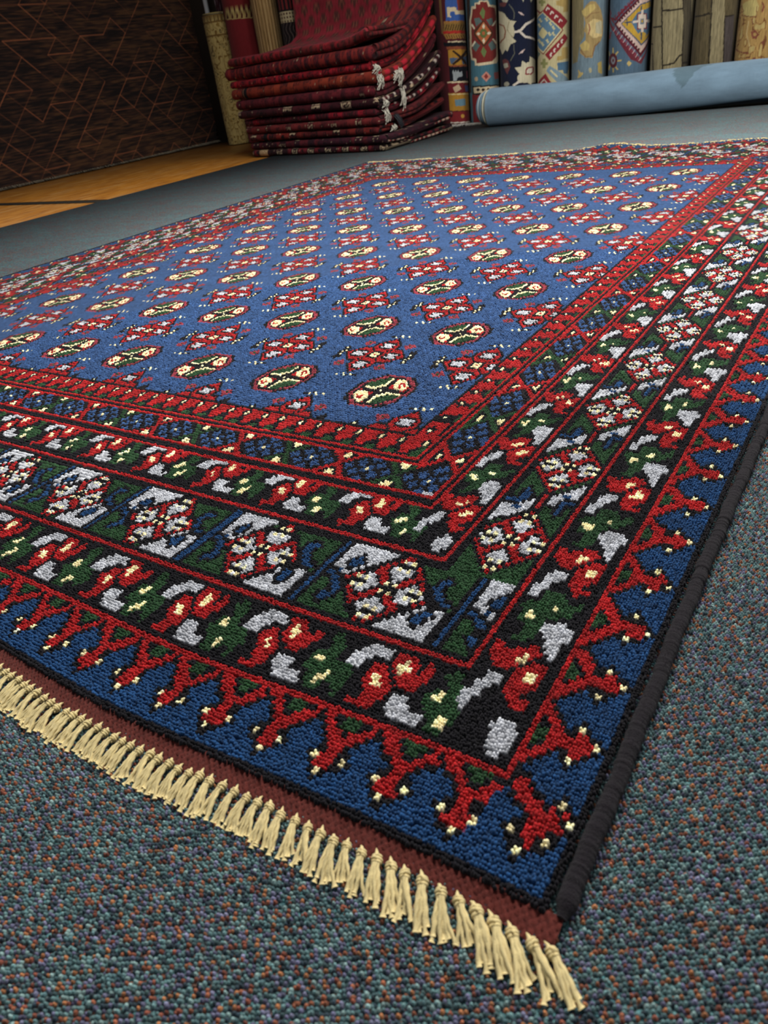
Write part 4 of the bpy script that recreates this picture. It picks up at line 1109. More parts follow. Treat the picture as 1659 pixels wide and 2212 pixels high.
  ('#6a3a2c', [(-169.1,400),(-150.8,406),(-137.4,386),(-169.2,377),(-153.8,357),(-148.2,359),(-169.3,375),(-133.6,384),(-148.8,409),(-169.1,404)]),
  ('#6a3a2c', [(-143.1,368),(-94.1,354),(-95.7,398),(-98.0,399),(-95.5,357),(-143.2,372)]),
  ('#7a4434', [(-104.5,298),(-92.1,304),(-83.4,285),(-88.0,266),(-98.4,270)]),
  ('#a5844e', [(-88.7,284),(-89.0,281),(-90.5,278),(-92.7,278),(-95.0,279),(-96.9,282),(-97.9,286),(-97.5,290),(-96.0,292),(-93.8,293),(-91.4,291),(-89.6,288)]),
  ('#7a4434', [(-87.3,411),(-81.5,395),(-84.5,372),(-80.6,369),(-77.6,394),(-84.0,413)]),
  ('#7a4434', [(-169.3,233),(-125.4,215),(-103.0,207),(-103.0,212),(-124.5,219),(-161.7,237)]),
  ('#7a4434', [(-81.9,182),(-83.9,177),(-89.0,178),(-92.0,184),(-89.9,190),(-84.8,189)]),
  ('#b8a070', [(-115.5,346),(-116.9,292),(-103.9,239),(-101.3,239),(-113.9,291),(-112.5,344)]),
  ('#7a4434', [(-67.7,246),(-68.6,238),(-71.6,239),(-73.8,248),(-72.9,256),(-69.9,256)]),
  ('#6a3a2c', [(-107.4,352),(-101.4,326),(-98.9,326),(-104.8,352)]),
  ('#6a3a2c', [(-147.8,179),(-152.8,172),(-169.3,171),(-169.2,179),(-169.3,185),(-156.4,185)]),
 ],
 'red': [
  ('#6a1c1c', [(-100.9,898),(15.2,878),(13.1,814),(-105.8,826)]),
  ('#8a6a3a', [(-106.9,831),(18.3,821),(6.0,756),(-124.1,769)]),
  ('#3f1214', [(-106.9,831),(18.3,821),(14.6,804),(-108.9,813)]),
  ('#b09a60', [(-108.0,766),(6.8,754),(7.4,759),(-107.3,770)]),
  ('#b09a60', [(-92.6,832),(-88.3,818),(-87.1,801),(-92.4,767),(-119.2,772),(-109.0,805),(-100.9,822)]),
  ('#4a1a16', [(-96.3,810),(-92.5,797),(-97.3,770),(-109.7,772),(-103.3,800)]),
  ('#b09a60', [(-72.8,828),(-69.3,815),(-68.3,798),(-72.5,764),(-89.1,768),(-84.1,801),(-78.9,818)]),
  ('#4a1a16', [(-75.6,807),(-72.6,794),(-76.2,766),(-84.4,768),(-80.5,796)]),
  ('#b09a60', [(-55.9,826),(-52.7,813),(-51.8,795),(-55.6,762),(-69.9,764),(-65.8,798),(-61.4,815)]),
  ('#4a1a16', [(-58.4,804),(-55.7,791),(-58.9,764),(-66.0,765),(-62.7,793)]),
  ('#b09a60', [(-39.8,824),(-36.5,811),(-35.5,794),(-39.3,760),(-53.2,762),(-49.4,796),(-45.1,813)]),
  ('#4a1a16', [(-42.2,803),(-39.5,790),(-42.6,762),(-49.5,763),(-46.4,791)]),
  ('#b09a60', [(-22.8,823),(-19.1,810),(-17.9,793),(-22.1,759),(-36.8,760),(-33.0,794),(-28.6,812)]),
  ('#4a1a16', [(-25.4,801),(-22.4,788),(-25.8,760),(-33.1,762),(-29.9,790)]),
  ('#b09a60', [(-2.6,823),(2.4,810),(4.1,793),(-1.6,758),(-19.4,759),(-15.1,793),(-9.8,811)]),
  ('#4a1a16', [(-5.9,801),(-2.1,788),(-6.3,760),(-15.1,761),(-11.4,789)]),
 ],
}
# ------------------------------------------------------------------ room shell
def plain(name, c, rough=.85):
    k = NT(name); o = k.obj(); n = k.noise(o, 6, 3)
    k.set('Base Color', k.mix(k.math('MULTIPLY', n, .4), rgba(c), rgba(c, .75))); k.set('Roughness', rough)
    return k.m


m_wall = plain('dim_wall_paint', '#4a443c')
for nm, lo, hi in (('wall_back', (-6.6, 4.80 * BK, -.06), (2.6, 4.80 * BK + .1, 2.7)), ('wall_left', (-5.12, -1.2, -.06), (-5.0, 4.80 * BK, 2.7))):
    mb = MB(); mb.box(lo, hi); tag(mb.build(nm, m_wall, None, False), kind='structure')

# ------------------------------------------------------------------ brown rug hung on the left wall
m_hang = wool_mat('hanging_rug_wool', .05, 500, .0015, .05, .5)
XH = -4.772 * BK
hy0, hy1, hz1 = 1.6 * BK, 4.86 * BK, 1.25 * BK
hr = empty('hanging_rug', (XH, (hy0 + hy1) / 2, 0)); tag(hr, 'dark brown rug with thin copper geometric lines hung against the left wall', 'rug')
ny, nz = 640, 300
yy = np.linspace(hy0, hy1, ny); zz = np.linspace(.012, hz1, nz)
Yg, Zg = np.meshgrid(yy, zz, indexing='ij')
rs = np.random.default_rng(5)


def vnoise(a, b, seed):
    """Cheap value noise."""
    r = np.random.default_rng(seed).random((512, 512))
    i, j = np.floor(a).astype(int), np.floor(b).astype(int); fa, fb = a - i, b - j
    fa = fa * fa * (3 - 2 * fa); fb = fb * fb * (3 - 2 * fb)
    g = lambda p, q: r[p % 512, q % 512]
    return (g(i, j) * (1 - fa) + g(i + 1, j) * fa) * (1 - fb) + (g(i, j + 1) * (1 - fa) + g(i + 1, j + 1) * fa) * fb


n1 = .5 * vnoise(Yg * 13, Zg * 150, 1) + .3 * vnoise(Yg * 22, Zg * 230, 2) + .2 * vnoise(Yg * 3, Zg * 25, 3)
big = vnoise(Yg * 1.6 + 3, Zg * 2.2, 4)
c0, c1, c2 = np.array(lin('#170f0e')), np.array(lin('#352118')), np.array(lin('#4d331f'))
f = np.clip((n1 - .32) * 2.6 + (big - .5) * .7, 0, 1)[..., None]
hc = np.where(f < .6, c0 + (c1 - c0) * f / .6, c1 + (c2 - c1) * (f - .6) / .4)
cop = np.array(lin('#a3603f'))


def seg(y0, z0, y1, z1, w, s):
    global hc
    dy, dz = y1 - y0, z1 - z0; L2 = dy * dy + dz * dz
    t = np.clip(((Yg - y0) * dy + (Zg - z0) * dz) / L2, 0, 1)
    d = np.hypot(Yg - y0 - t * dy, Zg - z0 - t * dz)
    a = (np.clip(1.4 - d / w, 0, 1) * s)[..., None]
    hc = hc * (1 - a) + cop * a


sd, rh = .192 * BK, .0895 * BK
oy, oz = 3.639 * BK, .69 * BK
for j in range(-8, 8):
    for i in range(-12, 8):
        y = oy + i * sd + (j % 2) * sd / 2; z = oz + j * rh
        if z < -.05 or z > hz1: continue
        for (a, b), p in (((sd / 2, -rh), .62), ((-sd / 2, -rh), .62), ((sd, 0), .26)):
            if rs.random() < p: seg(y, z, y + a, z + b, .0027, rs.uniform(.15, .75))
V = np.stack([np.full_like(Yg, .004) + .002 * (n1 - .5), Yg - hr.location[1], Zg], -1)
V[..., 0] += .006 * np.sin(Yg * 2.1) * np.clip(1 - Zg, 0, 1)
q = grid_quads(ny, nz)
me = np_mesh('pile', V.reshape(-1, 3), q, None, np.clip(hc.reshape(-1, 3), 0, 1))
link('pile', me, m_hang, hr)
mb = MB(); mb.box((-.012, hy0 - hr.location[1], .008), (-.0005, hy1 - hr.location[1], hz1), lin('#2a1c14'))
mb.build('backing', m_hang, hr, False)
mb = MB()
for i in range(520):
    y = hy0 + (hy1 - hy0) * (i + rs.random()) / 520 - hr.location[1]
    l = rs.uniform(.010, .026) if rs.random() < .93 else rs.uniform(.03, .045)
    mb.tube([(.001, y, .016), (.006 + l * .3, y + rs.normal(0, .003), .009), (.006 + l, y + rs.normal(0, .006), .002)], [.0016, .0016, .001], 4, np.array(lin('#8f8470')) * rs.uniform(.7, 1.15))
mb.build('bottom_fringe', m_hang, hr)

# ------------------------------------------------------------------ rolled rugs standing along the back wall
m_roll = wool_mat('rolled_rug_wool', .08, 420, .0016, .06, .42)


def standing_roll(label, ax, base, art, H, seed, name='rolled_rug', streak=.25, dark=1.0, group='rolled rugs standing along the back wall', paint=None, zpx=None):
    xc, yc, r = ax
    root = empty(name, (xc * BK, yc * BK, 0)); tag(root, label, 'rug', group)
    r *= BK
    th = np.radians(np.concatenate([np.arange(-170, 40, 1.5), np.arange(40, 190, 10)]))
    zf = np.arange(0, min(H, .80), .0035); zs = np.concatenate([zf, np.arange(.80, H + .01, .03)]) if H > .8 else np.append(zf, H)
    TH, ZZ = np.meshgrid(th, zs, indexing='ij')
    D_, Z_ = np.degrees(TH), ZZ / BK * 1000
    c = np.broadcast_to(np.array(lin(base)), TH.shape + (3,)).copy()
    if paint is not None: c = paint(c, D_, Z_)
    for col, poly in art: c[inside(poly, D_, Z_)] = lin(col)
    n = .6 * vnoise(TH * 70, ZZ * 18, seed) + .4 * vnoise(TH * 30, ZZ * 60, seed + 1)
    c = c * (1 + streak * 2 * (n - .5))[..., None] * dark
    rr = r * (.97 + .05 * (TH - TH.min()) / (2 * PI)) + .0012 * np.sin(ZZ * 9 + seed) + .0008 * (n - .5)
    V = np.stack([rr * np.cos(TH), rr * np.sin(TH), ZZ], -1).reshape(-1, 3)
    nt_, nz_ = TH.shape
    me = np_mesh('body', V, grid_quads(nt_, nz_), None, np.clip(c.reshape(-1, 3), 0, 1))
    link('body', me, m_roll, root)
    # coiled layers seen at the top end
    mb = MB(); turns = 5; a = np.linspace(0, turns * 2 * PI, turns * 28)
    rad = r * (.97 - .80 * a / a[-1])
    for w0, zz0, cc in ((.0, 0.0, base), (.004, -.003, '#c9bfa0')):
        mb.tube(np.stack([(rad - w0) * np.cos(a), (rad - w0) * np.sin(a), np.full_like(a, H - .004 + zz0)], 1), .0045, 6, np.array(lin(cc)) * dark * .8)
    mb.build('coiled_end', m_roll, root)
    mb = MB(); mb.lathe([(0.0001, H - .02), (r * .9, H - .02)], 24, None, np.array(lin(base)) * .3); mb.build('core', m_roll, root)
    return root


AXES = {'R1': (-2.4492, 4.55, .088), 'R2': (-2.245, 4.55, .089), 'R3': (-2.0268, 4.55, .102), 'R4': (-1.8097, 4.55, .089), 'R5': (-1.6046, 4.55, .094), 'R6': (-1.3903, 4.55, .102), 'R7': (-1.1721, 4.55, .0974), 'R8': (-.9639, 4.55, .1001), 'R9': (-.7514, 4.55, .104)}
SPEC = [('R1', '#4f1a20', 'red, gold and blue rolled rug with animal panels beside the stack of folded rugs', 1.45, .2),
        ('R2', '#47707e', 'teal rolled rug with a stepped red medallion at the left end of the blue roll', 1.5, .25),
        ('R3', '#171d33', 'navy rolled rug with big cream flowers and pale branches', 1.4, .2),
        ('R4', '#c2b58a', 'cream rolled rug with a light blue diamond framed in hooked red bars', 1.5, .25),
        ('R5', '#6f828c', 'faded grey-blue rolled rug with a tan and gold blossom', 1.4, .35),
        ('R6', '#52697c', 'slate blue rolled rug with a gold diamond in a pink dotted frame', 1.5, .3),
        ('R7', '#8a7f60', 'light tan rolled rug with dark crack lines like tree bark', 1.45, .55),
        ('R8', '#5b5038', 'darker brown bark-patterned rolled rug right of the light tan one', 1.4, .6),
        ('R9', '#a5844e', 'golden brown rolled rug with faint rust motifs, rightmost along the wall', 1.45, .4)]


def gold_paint(c, D_, Z_):
    n = vnoise(D_ * .12, Z_ * .035, 61); m = (n > .62) & (n < .70)
    c[m] = lin('#6f4429'); c[n > .8] = lin('#b09a62')
    return c


def bark_paint(c, D_, Z_):
    n = vnoise(D_ * .9, Z_ * .006, 63)
    return c * (1 + .5 * (n - .5))[..., None]


for i, (kk, base, lab, H, st) in enumerate(SPEC):
    standing_roll(lab, AXES[kk], base, ROLL_ART[kk], H, 100 + 7 * i, streak=st, paint=gold_paint if kk == 'R9' else bark_paint if kk in ('R7', 'R8') else None)
# pale fringe of the first roll spilling on the carpet
# left group, behind the stack


def scroll_paint(c, D_, Z_):
    a, b = D_ * .0022, Z_ * .001
    n = vnoise(a * 26, b * 24, 21) * .8 + .2 * vnoise(a * 60, b * 60, 23); n2 = vnoise(a * 70, b * 55, 22)
    for lo, hi, col in ((.30, .37, '#6b4f22'), (.55, .62, '#7a5f2c'), (.74, .82, '#5a4a2c')):
        m = (n > lo) & (n < hi); c[m] = lin(col)
    c[n2 > .90] = lin('#6e5a30')
    for z0 in (815, 770, 690):
        m = np.abs(Z_ - z0) < 5; c[m] = lin('#6b5026')
    m = (np.abs(Z_ - 792) < 15) & (np.sin(D_ * .35) > .3); c[m] = lin('#5a4526')
    m = Z_ > 828; c[m] = lin('#b7a878')
    return c


def stripe_paint(c, D_, Z_):
    s = np.sin(D_ * .42) + .7 * np.sin(D_ * .97 + 1) + .5 * np.sin(D_ * 1.7 + .004 * Z_)
    c[s > .75] = lin('#6b4a28'); c[s < -.9] = lin('#c0a070'); c[s > 1.45] = lin('#3c2816')
    return c


def dark_paint(c, D_, Z_):
    m = (Z_ > 690) & (Z_ < 752); c[m] = lin('#c2b28a')
    m2 = m & ((np.sin(D_ * .3) + np.sin(Z_ * .3)) > .7); c[m2] = lin('#4a1d1c')
    m = (Z_ < 685) & (np.sin(D_ * .24 + np.sin(Z_ * .07) * 2) > .9); c[m] = lin('#6a5a55')
    m = (Z_ > 760) & (np.sin(D_ * .22) > .2); c[m] = lin('#7a2a2a')
    return c


def flower_paint(c, D_, Z_):
    n = vnoise(D_ * .07, Z_ * .03, 51)
    c[n > .52] = lin('#cfc8ae'); c[n > .78] = lin('#b8943c'); c[(n > .3) & (n < .36)] = lin('#5d7a8c')
    return c


def burg_paint(c, D_, Z_):
    n = vnoise(D_ * .08, Z_ * .025, 71)
    c[(n > .50) & (n < .56)] = lin('#a8949a'); c[n > .84] = lin('#d0c0a0')
    return c


LG = 'rolled rugs standing in the left corner'
standing_roll('cream and gold scroll-patterned rolled rug leaning in the corner by the brown hanging rug', (-4.328, 4.57, .088), '#a8925a', [], .825 * BK, 301, streak=.3, group=LG, paint=scroll_paint)
standing_roll('plain red rolled rug with a golden arched band near its top', (-4.135, 4.63, .117), '#6f1c20', ROLL_ART['red'], 1.3, 311, streak=.15, group=LG)
standing_roll('tan and brown striped rolled rug behind the stack of folded rugs', (-3.895, 4.61, .088), '#9a7a4c', [], 1.4, 321, streak=.25, group=LG, paint=stripe_paint)
standing_roll('dark rolled rug with a cream and red dotted band behind the stack', (-3.70, 4.61, .058), '#1f1718', [], 1.35, 331, streak=.2, group=LG, paint=dark_paint)
standing_roll('navy rolled rug with white and gold flowers above the folded stack', (-3.55, 4.61, .058), '#20262f', [], 1.35, 341, streak=.2, group=LG, paint=flower_paint)
standing_roll('narrow gold-edged olive rolled rug right of the white-flowered one', (-3.41, 4.61, .048), '#7d7050', [], 1.35, 351, streak=.4, group=LG)
standing_roll('burgundy rolled rug with pale flowers behind the cream roll', (-4.40, 4.744, .050), '#3a1219', [], 1.5, 361, streak=.2, group=LG, paint=burg_paint)
mb = MB(); mb.tube([(0, 0, 0), (0, 0, .5), (0, 0, 1.6)], .017, 16, lin('#c9cdd0'))
mb.lathe([(.0001, -.0), (.03, .0), (.03, .006), (.0001, .006)], 16, None, lin('#8a8a88'))
pole = mb.build('upright_pole', plain('white_painted_metal', '#c9cdd0', .4)); pole.location = (-4.555 * BK, 4.745 * BK, 0)
tag(pole, 'thin white upright pole behind the cream rolled rug in the corner', 'pole')

# ------------------------------------------------------------------ stack of folded red rugs
m_red = wool_mat('folded_rug_wool', .0, 420, .0018, .02, .5)
ZT = [(.514, .470), (.468, .404), (.401, .363), (.3605, .305), (.302, .250), (.246, .204), (.198, .164), (.160, .120), (.1175, .081), (.0755, .036), (.0345, .0)]
XL = [-3.43, -3.50, -3.475, -3.473, -3.455, -3.444, -3.405, -3.40, -3.375, -3.385, -3.375]
RISE = [0, .30, .27, .24, .21, .17, .13, .095, .06, .03, .006]
DEPTH = [0, .66, .66, .67, .68, .69, .70, .71, .72, .73, .74]
STY = [dict(b='#6a1c1e', k='#3a1a18', n=14, w=.32, a='#8a1c24', cr=0.02), dict(b='#641a1e', k='#34121a', n=15, w=.4, a='#7f2520', cr=.10), dict(b='#8a1722', k='#3c1018', n=10, w=.45, a='#a01826', cr=.03), dict(b='#7a2a1c', k='#4a1a18', n=6, w=.3, a='#8a3420', cr=.10),
       dict(b='#571620', k='#3a1018', n=9, w=.25, a='#651c24', cr=.16), dict(b='#3a0f18', k='#1e0a10', n=5, w=.35, a='#4a141c', cr=.40), dict(b='#5a1420', k='#2e1014', n=5, w=.45, a='#8a1424', cr=.02), dict(b='#5a1a1e', k='#3a1216', n=6, w=.25, a='#6a2020', cr=.35),
       dict(b='#5a1a1c', k='#1a0c10', n=6, w=.32, a='#7a241e', cr=.25), dict(b='#3c1220', k='#241018', n=9, w=.4, a='#5a1a22', cr=.22), dict(b='#2e1018', k='#160c10', n=8, w=.4, a='#6a1c24', cr=.75)]
XR, YB = -2.315, 4.19
LABS = ['top folded red rug of the stack, rising at the back like a curtain', 'second folded rug from the top, bulging furthest left with faint dark rosettes', 'third folded rug from the top, bright crimson with dark blocks', 'fourth folded rug from the top, rust red with a black patch near its left end',
        'fifth folded rug from the top, deep red with small white specks', 'sixth folded rug from the top, nearly black with cream bracket motifs', 'seventh folded rug from the top, thin and crimson with a dark green block', 'fifth folded rug from the bottom, maroon with cream scalloped motifs',
        'third folded rug from the bottom, rust red with black medallions', 'second folded rug from the bottom, purple maroon with pale stripes', 'bottom folded rug of the stack, dark with cream star motifs']
LABS[7] = 'eighth folded rug from the top, maroon with cream scalloped motifs'


def front_y(x): return 3.462 + .172 * (XR - x)


def rug_paint(s, q, st, seed, L):
    """Colour at s metres along the fold and q metres around it."""
    r = np.random.default_rng(seed)
    c = np.broadcast_to(np.array(lin(st['b'])), s.shape + (3,)).copy()
    p = L / st['n']; ph = r.uniform(0, p)
    i = np.floor((s + ph) / p).astype(int); f = (s + ph) / p - i
    acc = (vnoise(i * 7.3 + .5, q * 0 + 3.3, seed) > .45) & (np.abs(f - .5) > st['w'] * .6)
    c[acc] = lin(st['a'])
    qq = ((q - .013) / .034) % 1.0
    ex_, ey_ = (f - .5) / (st['w'] * .55), (qq - .5) / .52
    rad = np.hypot(ex_, ey_) + .12 * np.cos(4 * np.arctan2(ey_, ex_))
    blk = (rad < 1) & ~((rad > .52) & (rad < .68))
    blk |= (np.abs(np.abs(f - .5) - .46) < .03) & (np.abs(qq - .5) < .3)
    det = vnoise(s * 260, q * 260, seed + 1)
    c[blk & (det > .28)] = lin(st['k'])
    cream = np.array(lin('#b9a283'))
    has = vnoise(i * 3.7 + .5, np.floor(q / .034) * 5.1 + .5, seed + 2) < st['cr'] * 1.6
    fx, fy = np.abs(f - .5) / (st['w'] * .5), np.abs(qq - .5) / .44
    ringm = (np.abs(np.maximum(fx, fy) - .72) < .12) | ((np.abs(fx - fy * 1.1) < .14) & (np.maximum(fx, fy) < .6))
    c[has & ringm & (det > .34)] = cream
    sp = vnoise(s * 150, q * 150, seed + 3); c[sp > .955 - .05 * st['cr']] = cream * .9
    dk = vnoise(s * 90, q * 120, seed + 4) > .72; c[dk] *= .55
    c *= .86 * (1 + .45 * (vnoise(s * 30, q * 30, seed + 5) - .5))[..., None]
    return c


def folded_rug(k):
    zt, zb = ZT[k]; th = zt - zb - .0012; r = th / 2
    st = STY[k]; seed = 500 + 13 * k
    x0, x1 = XL[k], XR + (.012 if k % 2 else -.006) + (.03 if k > 8 else 0)
    root = empty('folded_rug', ((x0 + x1) / 2 * BK, 3.9 * BK, zb * BK)); tag(root, LABS[k], 'rug', 'folded red rugs in the stack')
    O = np.array(root.location)
    nx = 240
    xs = np.linspace(0, 1, nx); xs = x0 + (x1 - x0) * (xs + .0 * xs)
    ntop, nn, nbt = (60 if k == 0 else 34), 12, 12
    X = np.repeat(xs[:, None], ntop + nn + nbt, 1)
    yf = front_y(X) + .004 * np.sin(k * 2.3 + X * 4) + (.012 if k in (2, 6) else 0)
    depth = DEPTH[k]
    ft = np.linspace(1, 0, ntop) ** (1.0 if k == 0 else 1.4); an = np.linspace(0, PI, nn); fb = np.linspace(0, 1, nbt)
    er = r * 1.0
    eL, eR = np.clip((xs - x0) / er, 0, 1), np.clip((x1 - xs) / er, 0, 1)
    e = np.sqrt(np.clip(1 - (1 - np.minimum(eL, eR)) ** 2, 0, 1))[:, None]
    e = np.maximum(e, .04)
    if k == 0:
        top_len = .46; up = .62                    # flat part, then the curtain at the back
        s_ = ft * (top_len + up)
        yo = np.where(s_ < top_len, s_, top_len + .055 * (1 - np.exp(-(s_ - top_len) / .08)))
        zo = np.where(s_ < top_len - .16, 0, 0) + .045 * np.clip((s_ - .05) / top_len, 0, 1) ** 2
        zo = zo + np.where(s_ > top_len, (s_ - top_len) - .05 * (1 - np.exp(-(s_ - top_len) / .06)), 0)
        lift = .035 * np.clip((X[:, :ntop] - (-2.50)) / .185, 0, 1) ** 1.5
        zo = np.broadcast_to(zo, (nx, ntop)) + lift * np.exp(-s_ / .5)
        yo = np.broadcast_to(yo, (nx, ntop)) + 0
        xin = np.clip((s_ - .18) / .34, 0, 1)
        Xt = X[:, :ntop] + (np.clip((-2.6 - X[:, :ntop]) / .83, 0, 1) * .245) * xin
        yt = yf[:, :ntop] + r + yo * (3.98 - 3.53 + 0 * yo) / .46
        yt = np.where(s_ > .2, yt - np.clip((s_ - .2) / .26, 0, 1) * (front_y(X[:, :ntop]) - 3.50) * .95, yt)
        zc = (zt + zb) / 2
        zto = zc + r * e + zo
        yn = yf[:, :nn] + r - r * np.sin(an) ; zn = zc + r * np.cos(an) * e + .035 * np.clip((X[:, :nn] + 2.50) / .185, 0, 1) ** 1.5
        yb_ = yf[:, :nbt] + r + fb * .40; zbo = zc - r * e + .0 * fb + .030 * np.clip((X[:, :nbt] + 2.50) / .185, 0, 1) ** 1.5 + .03 * fb
        Xa = np.concatenate([Xt, X[:, :nn], X[:, :nbt]], 1); Ya = np.concatenate([yt, yn, yb_], 1); Za = np.concatenate([np.broadcast_to(zto, yt.shape), zn, zbo], 1)
        q = np.concatenate([np.broadcast_to(s_ + PI * r, (nx, ntop)), np.broadcast_to((PI - an) * r, (nx, nn))[:, :], np.broadcast_to(-fb * .4, (nx, nbt))], 1)
    else:
        rz = lambda y, x: RISE[k] * np.clip((y - front_y(x)) / .70, 0, 1.1) ** 2.3 * (.35 + .65 * np.clip((x - x0) / (x1 - x0), 0, 1) ** .7)
        zc = (zt + zb) / 2
        yt = yf[:, :ntop] + r + ft * (depth - .172 * (XR - X[:, :ntop]) - r); zto = zc + r * e + rz(yt, X[:, :ntop])
        yn = yf[:, :nn] + r - r * np.sin(an) * np.maximum(e, .3); zn = zc + r * np.cos(an) * e
        yb_ = yf[:, :nbt] + r + fb * (depth - .172 * (XR - X[:, :nbt]) - r); zbo = zc - r * e + rz(yb_, X[:, :nbt])
        Xa, Ya, Za = X, np.concatenate([yt, yn, yb_], 1), np.concatenate([zto, zn, zbo], 1)
        q = np.concatenate([np.broadcast_to(ft * depth + PI * r, (nx, ntop)), np.broadcast_to((PI - an) * r, (nx, nn)), np.broadcast_to(-fb * depth, (nx, nbt))], 1)
    wob = .0018 * np.sin(Xa * 17 + k) + .0012 * np.sin(Xa * 41 + 2 * k)
    V = np.stack([Xa, Ya, Za + 0 * wob], -1) * BK
    V[..., 1] += wob
    c = rug_paint(Xa - x0, q, st, seed, x1 - x0)
    if k == 0:      # the flat field shows rows of small dark medallions on a faded red ground
        fld = q > .05
        ii = np.floor((Xa + 9) / .088); jj_ = np.floor(q / .062)
        fx = ((Xa + 9) / .088 + .5 * (jj_ % 2)) % 1 - .5; fy = (q / .062) % 1 - .5
        g = np.broadcast_to(np.array(lin('#741e27')), c.shape).copy()
        g *= (1 + .5 * (vnoise(Xa * 9, q * 30, 77) - .5) + .35 * (vnoise(Xa * 150, q * 150, 78) - .5))[..., None]
        d = np.hypot(fx * 1.4, fy)
        g[(d < .40)] = lin('#46231f'); g[(d < .40) & (np.abs(d - .22) < .05)] = lin('#6e3c30')
        g[(np.abs(fx) > .47)] *= .75
        c = np.where(fld[..., None], g, c)
    if k == 3:
        bm = (np.abs(Xa - (x0 + .135)) < .022) & (q < .12); c[bm] = lin('#0c0b10')
        bm = (np.abs(Xa - (x0 + .128)) < .002) & (q < .12); c[bm] = lin('#8a5a44')
    if k == 8:
        bm = (np.abs(Xa - (x0 + .16)) < .02) & (q < .12); c[bm] = lin('#0c0b10')
    if k == 10:
        bm = (np.abs(Xa - (x0 + .115)) < .036) & (q < .09) & (np.sin(Xa * 900) > -.5); c[bm] = lin('#b89a72')
    nj = V.shape[1]
    Vf = (V - O).reshape(-1, 3); quads = grid_quads(nx, nj)[:, ::-1]
    body = link('body', np_mesh('body', Vf, quads, None, np.clip(c.reshape(-1, 3), 0, 1)), m_red, root)
    # folded layers seen at the right-hand end
    yy = np.linspace(0, 1, 46)
    for s2 in (1, -1):
        mb = MB()
        y = front_y(x1) + r * 1.1 + yy * ((depth - .05) if k else .40)
        if k:
            z = zc + s2 * r * .46 + RISE[k] * np.clip((y - front_y(x1)) / .70, 0, 1.1) ** 2.3
            z = z + .006 * np.sin(yy * 7 + k) * (1 if k < 10 else 0)
        else:
            z = zc + s2 * r * .46 + .033 + .02 * yy ** 2
        xx = x1 - .012 + .006 * np.sin(yy * 5 + k * 1.7) + (.004 if s2 > 0 else 0)
        cc = rug_paint(y - 3.4, np.full_like(y, .017 + .034 * (s2 > 0)), st, seed + 3 + s2, .7) * .8
        if k in (9, 10) and s2 < 0:
            cc[(np.sin(y * 130) > .1)] = lin('#b89a86'); cc[np.sin(y * 130 + 1) < -.75] = lin('#7a2024')
        if k in (2, 3):
            cc[(np.sin(y * 75 + k) > .1)] = lin('#a01c2a')
        if k in (5, 6) and s2 > 0:
            cc[(np.sin(y * 170 + k) > .72)] = lin('#b8a89c')
        mb.tube(np.stack([xx, y, z], 1) * BK - O, r * .50 * BK * (1 + .1 * np.sin(yy * 23 + k)), 10, np.clip(cc, 0, 1))
        mb.build('side_fold', m_red, root)
    return root, O


STK = [folded_rug(k) for k in range(11)]
# white knotted fringe ends hanging out of the folds
m_wf = wool_mat('white_fringe_yarn', 0, 700, .001, .1, .3)
FR_ = [(2, 3.475, .382, .03), (3, 3.50, .338, .055), (4, 3.695, .352, .07), (3, 3.66, .345, .04), (5, 3.70, .262, .085), (5, 3.53, .226, .03), (6, 3.53, .185, .055), (8, 3.585, .105, .02), (9, 3.51, .062, .02)]
for k, y, z, ln in FR_:
    root, O = STK[k]
    mb = MB()
    for i in range(22):
        n = 8; f = np.linspace(0, 1, n)
        y0 = y + rs.normal(0, .009); sw = rs.normal(0, .012)
        xx = XR + .012 + .010 * np.sin(f * PI) + rs.uniform(0, .012)
        zz = z + rs.normal(0, .004) - ln * f * rs.uniform(.6, 1.1); yy = y0 + sw * f + .004 * np.sin(f * 9 + i)
        cc = np.array(lin('#c9c4b4')) * rs.uniform(.75, 1.1)
        mb.tube(np.stack([xx, yy, zz], 1) * BK - O, .0016, 5, cc)
    o = mb.build('fringe_end', m_wf, root); o['label'] = 'white knotted fringe'
k9 = STK[7]
mb = MB()
for i in range(14):
    f = np.linspace(0, 1, 7)
    mb.tube(np.stack([XR + .014 + .008 * np.sin(f * PI), 3.62 + .05 * f + rs.normal(0, .01), .150 - .055 * f + rs.normal(0, .005)], 1) * BK - k9[1], .002, 5, lin('#22252b'))
o = mb.build('fringe_end', m_wf, k9[0]); o['label'] = 'black fringe'

# ------------------------------------------------------------------ blue rug rolled up on the carpet
def blue_mat():
    k = NT('faded_blue_rug'); o = k.obj()
    a = k.n('Attribute', attribute_name='Col').outputs['Color']
    n1 = k.noise(k.mapping(o, (1, 12, 12)), 40, 3, .7); n2 = k.noise(k.mapping(o, (.6, 2, 2)), 7, 4, .6); n3 = k.noise(k.mapping(o, (18, 1, 1)), 30, 2, .6)
    v = k.math('ADD', k.math('MULTIPLY', n1, .30), k.math('ADD', k.math('MULTIPLY', n2, .95), k.math('MULTIPLY', n3, .2)))
    v = k.math('ADD', v, .27)
    c = k.mix(1.0, a, k.n('CombineColor', ins={0: v, 1: v, 2: v}).outputs[0], 'MULTIPLY')
    w = k.math('GREATER_THAN', k.noise(k.mapping(o, (1, 7, 7)), 55, 1, .5), .80)
    c = k.mix(k.math('MULTIPLY', w, .35), c, rgba('#c5cfd4'))
    k.set('Base Color', c); k.bump(n1, .002, .5); k.sheen(.2, .5)
    return k.m


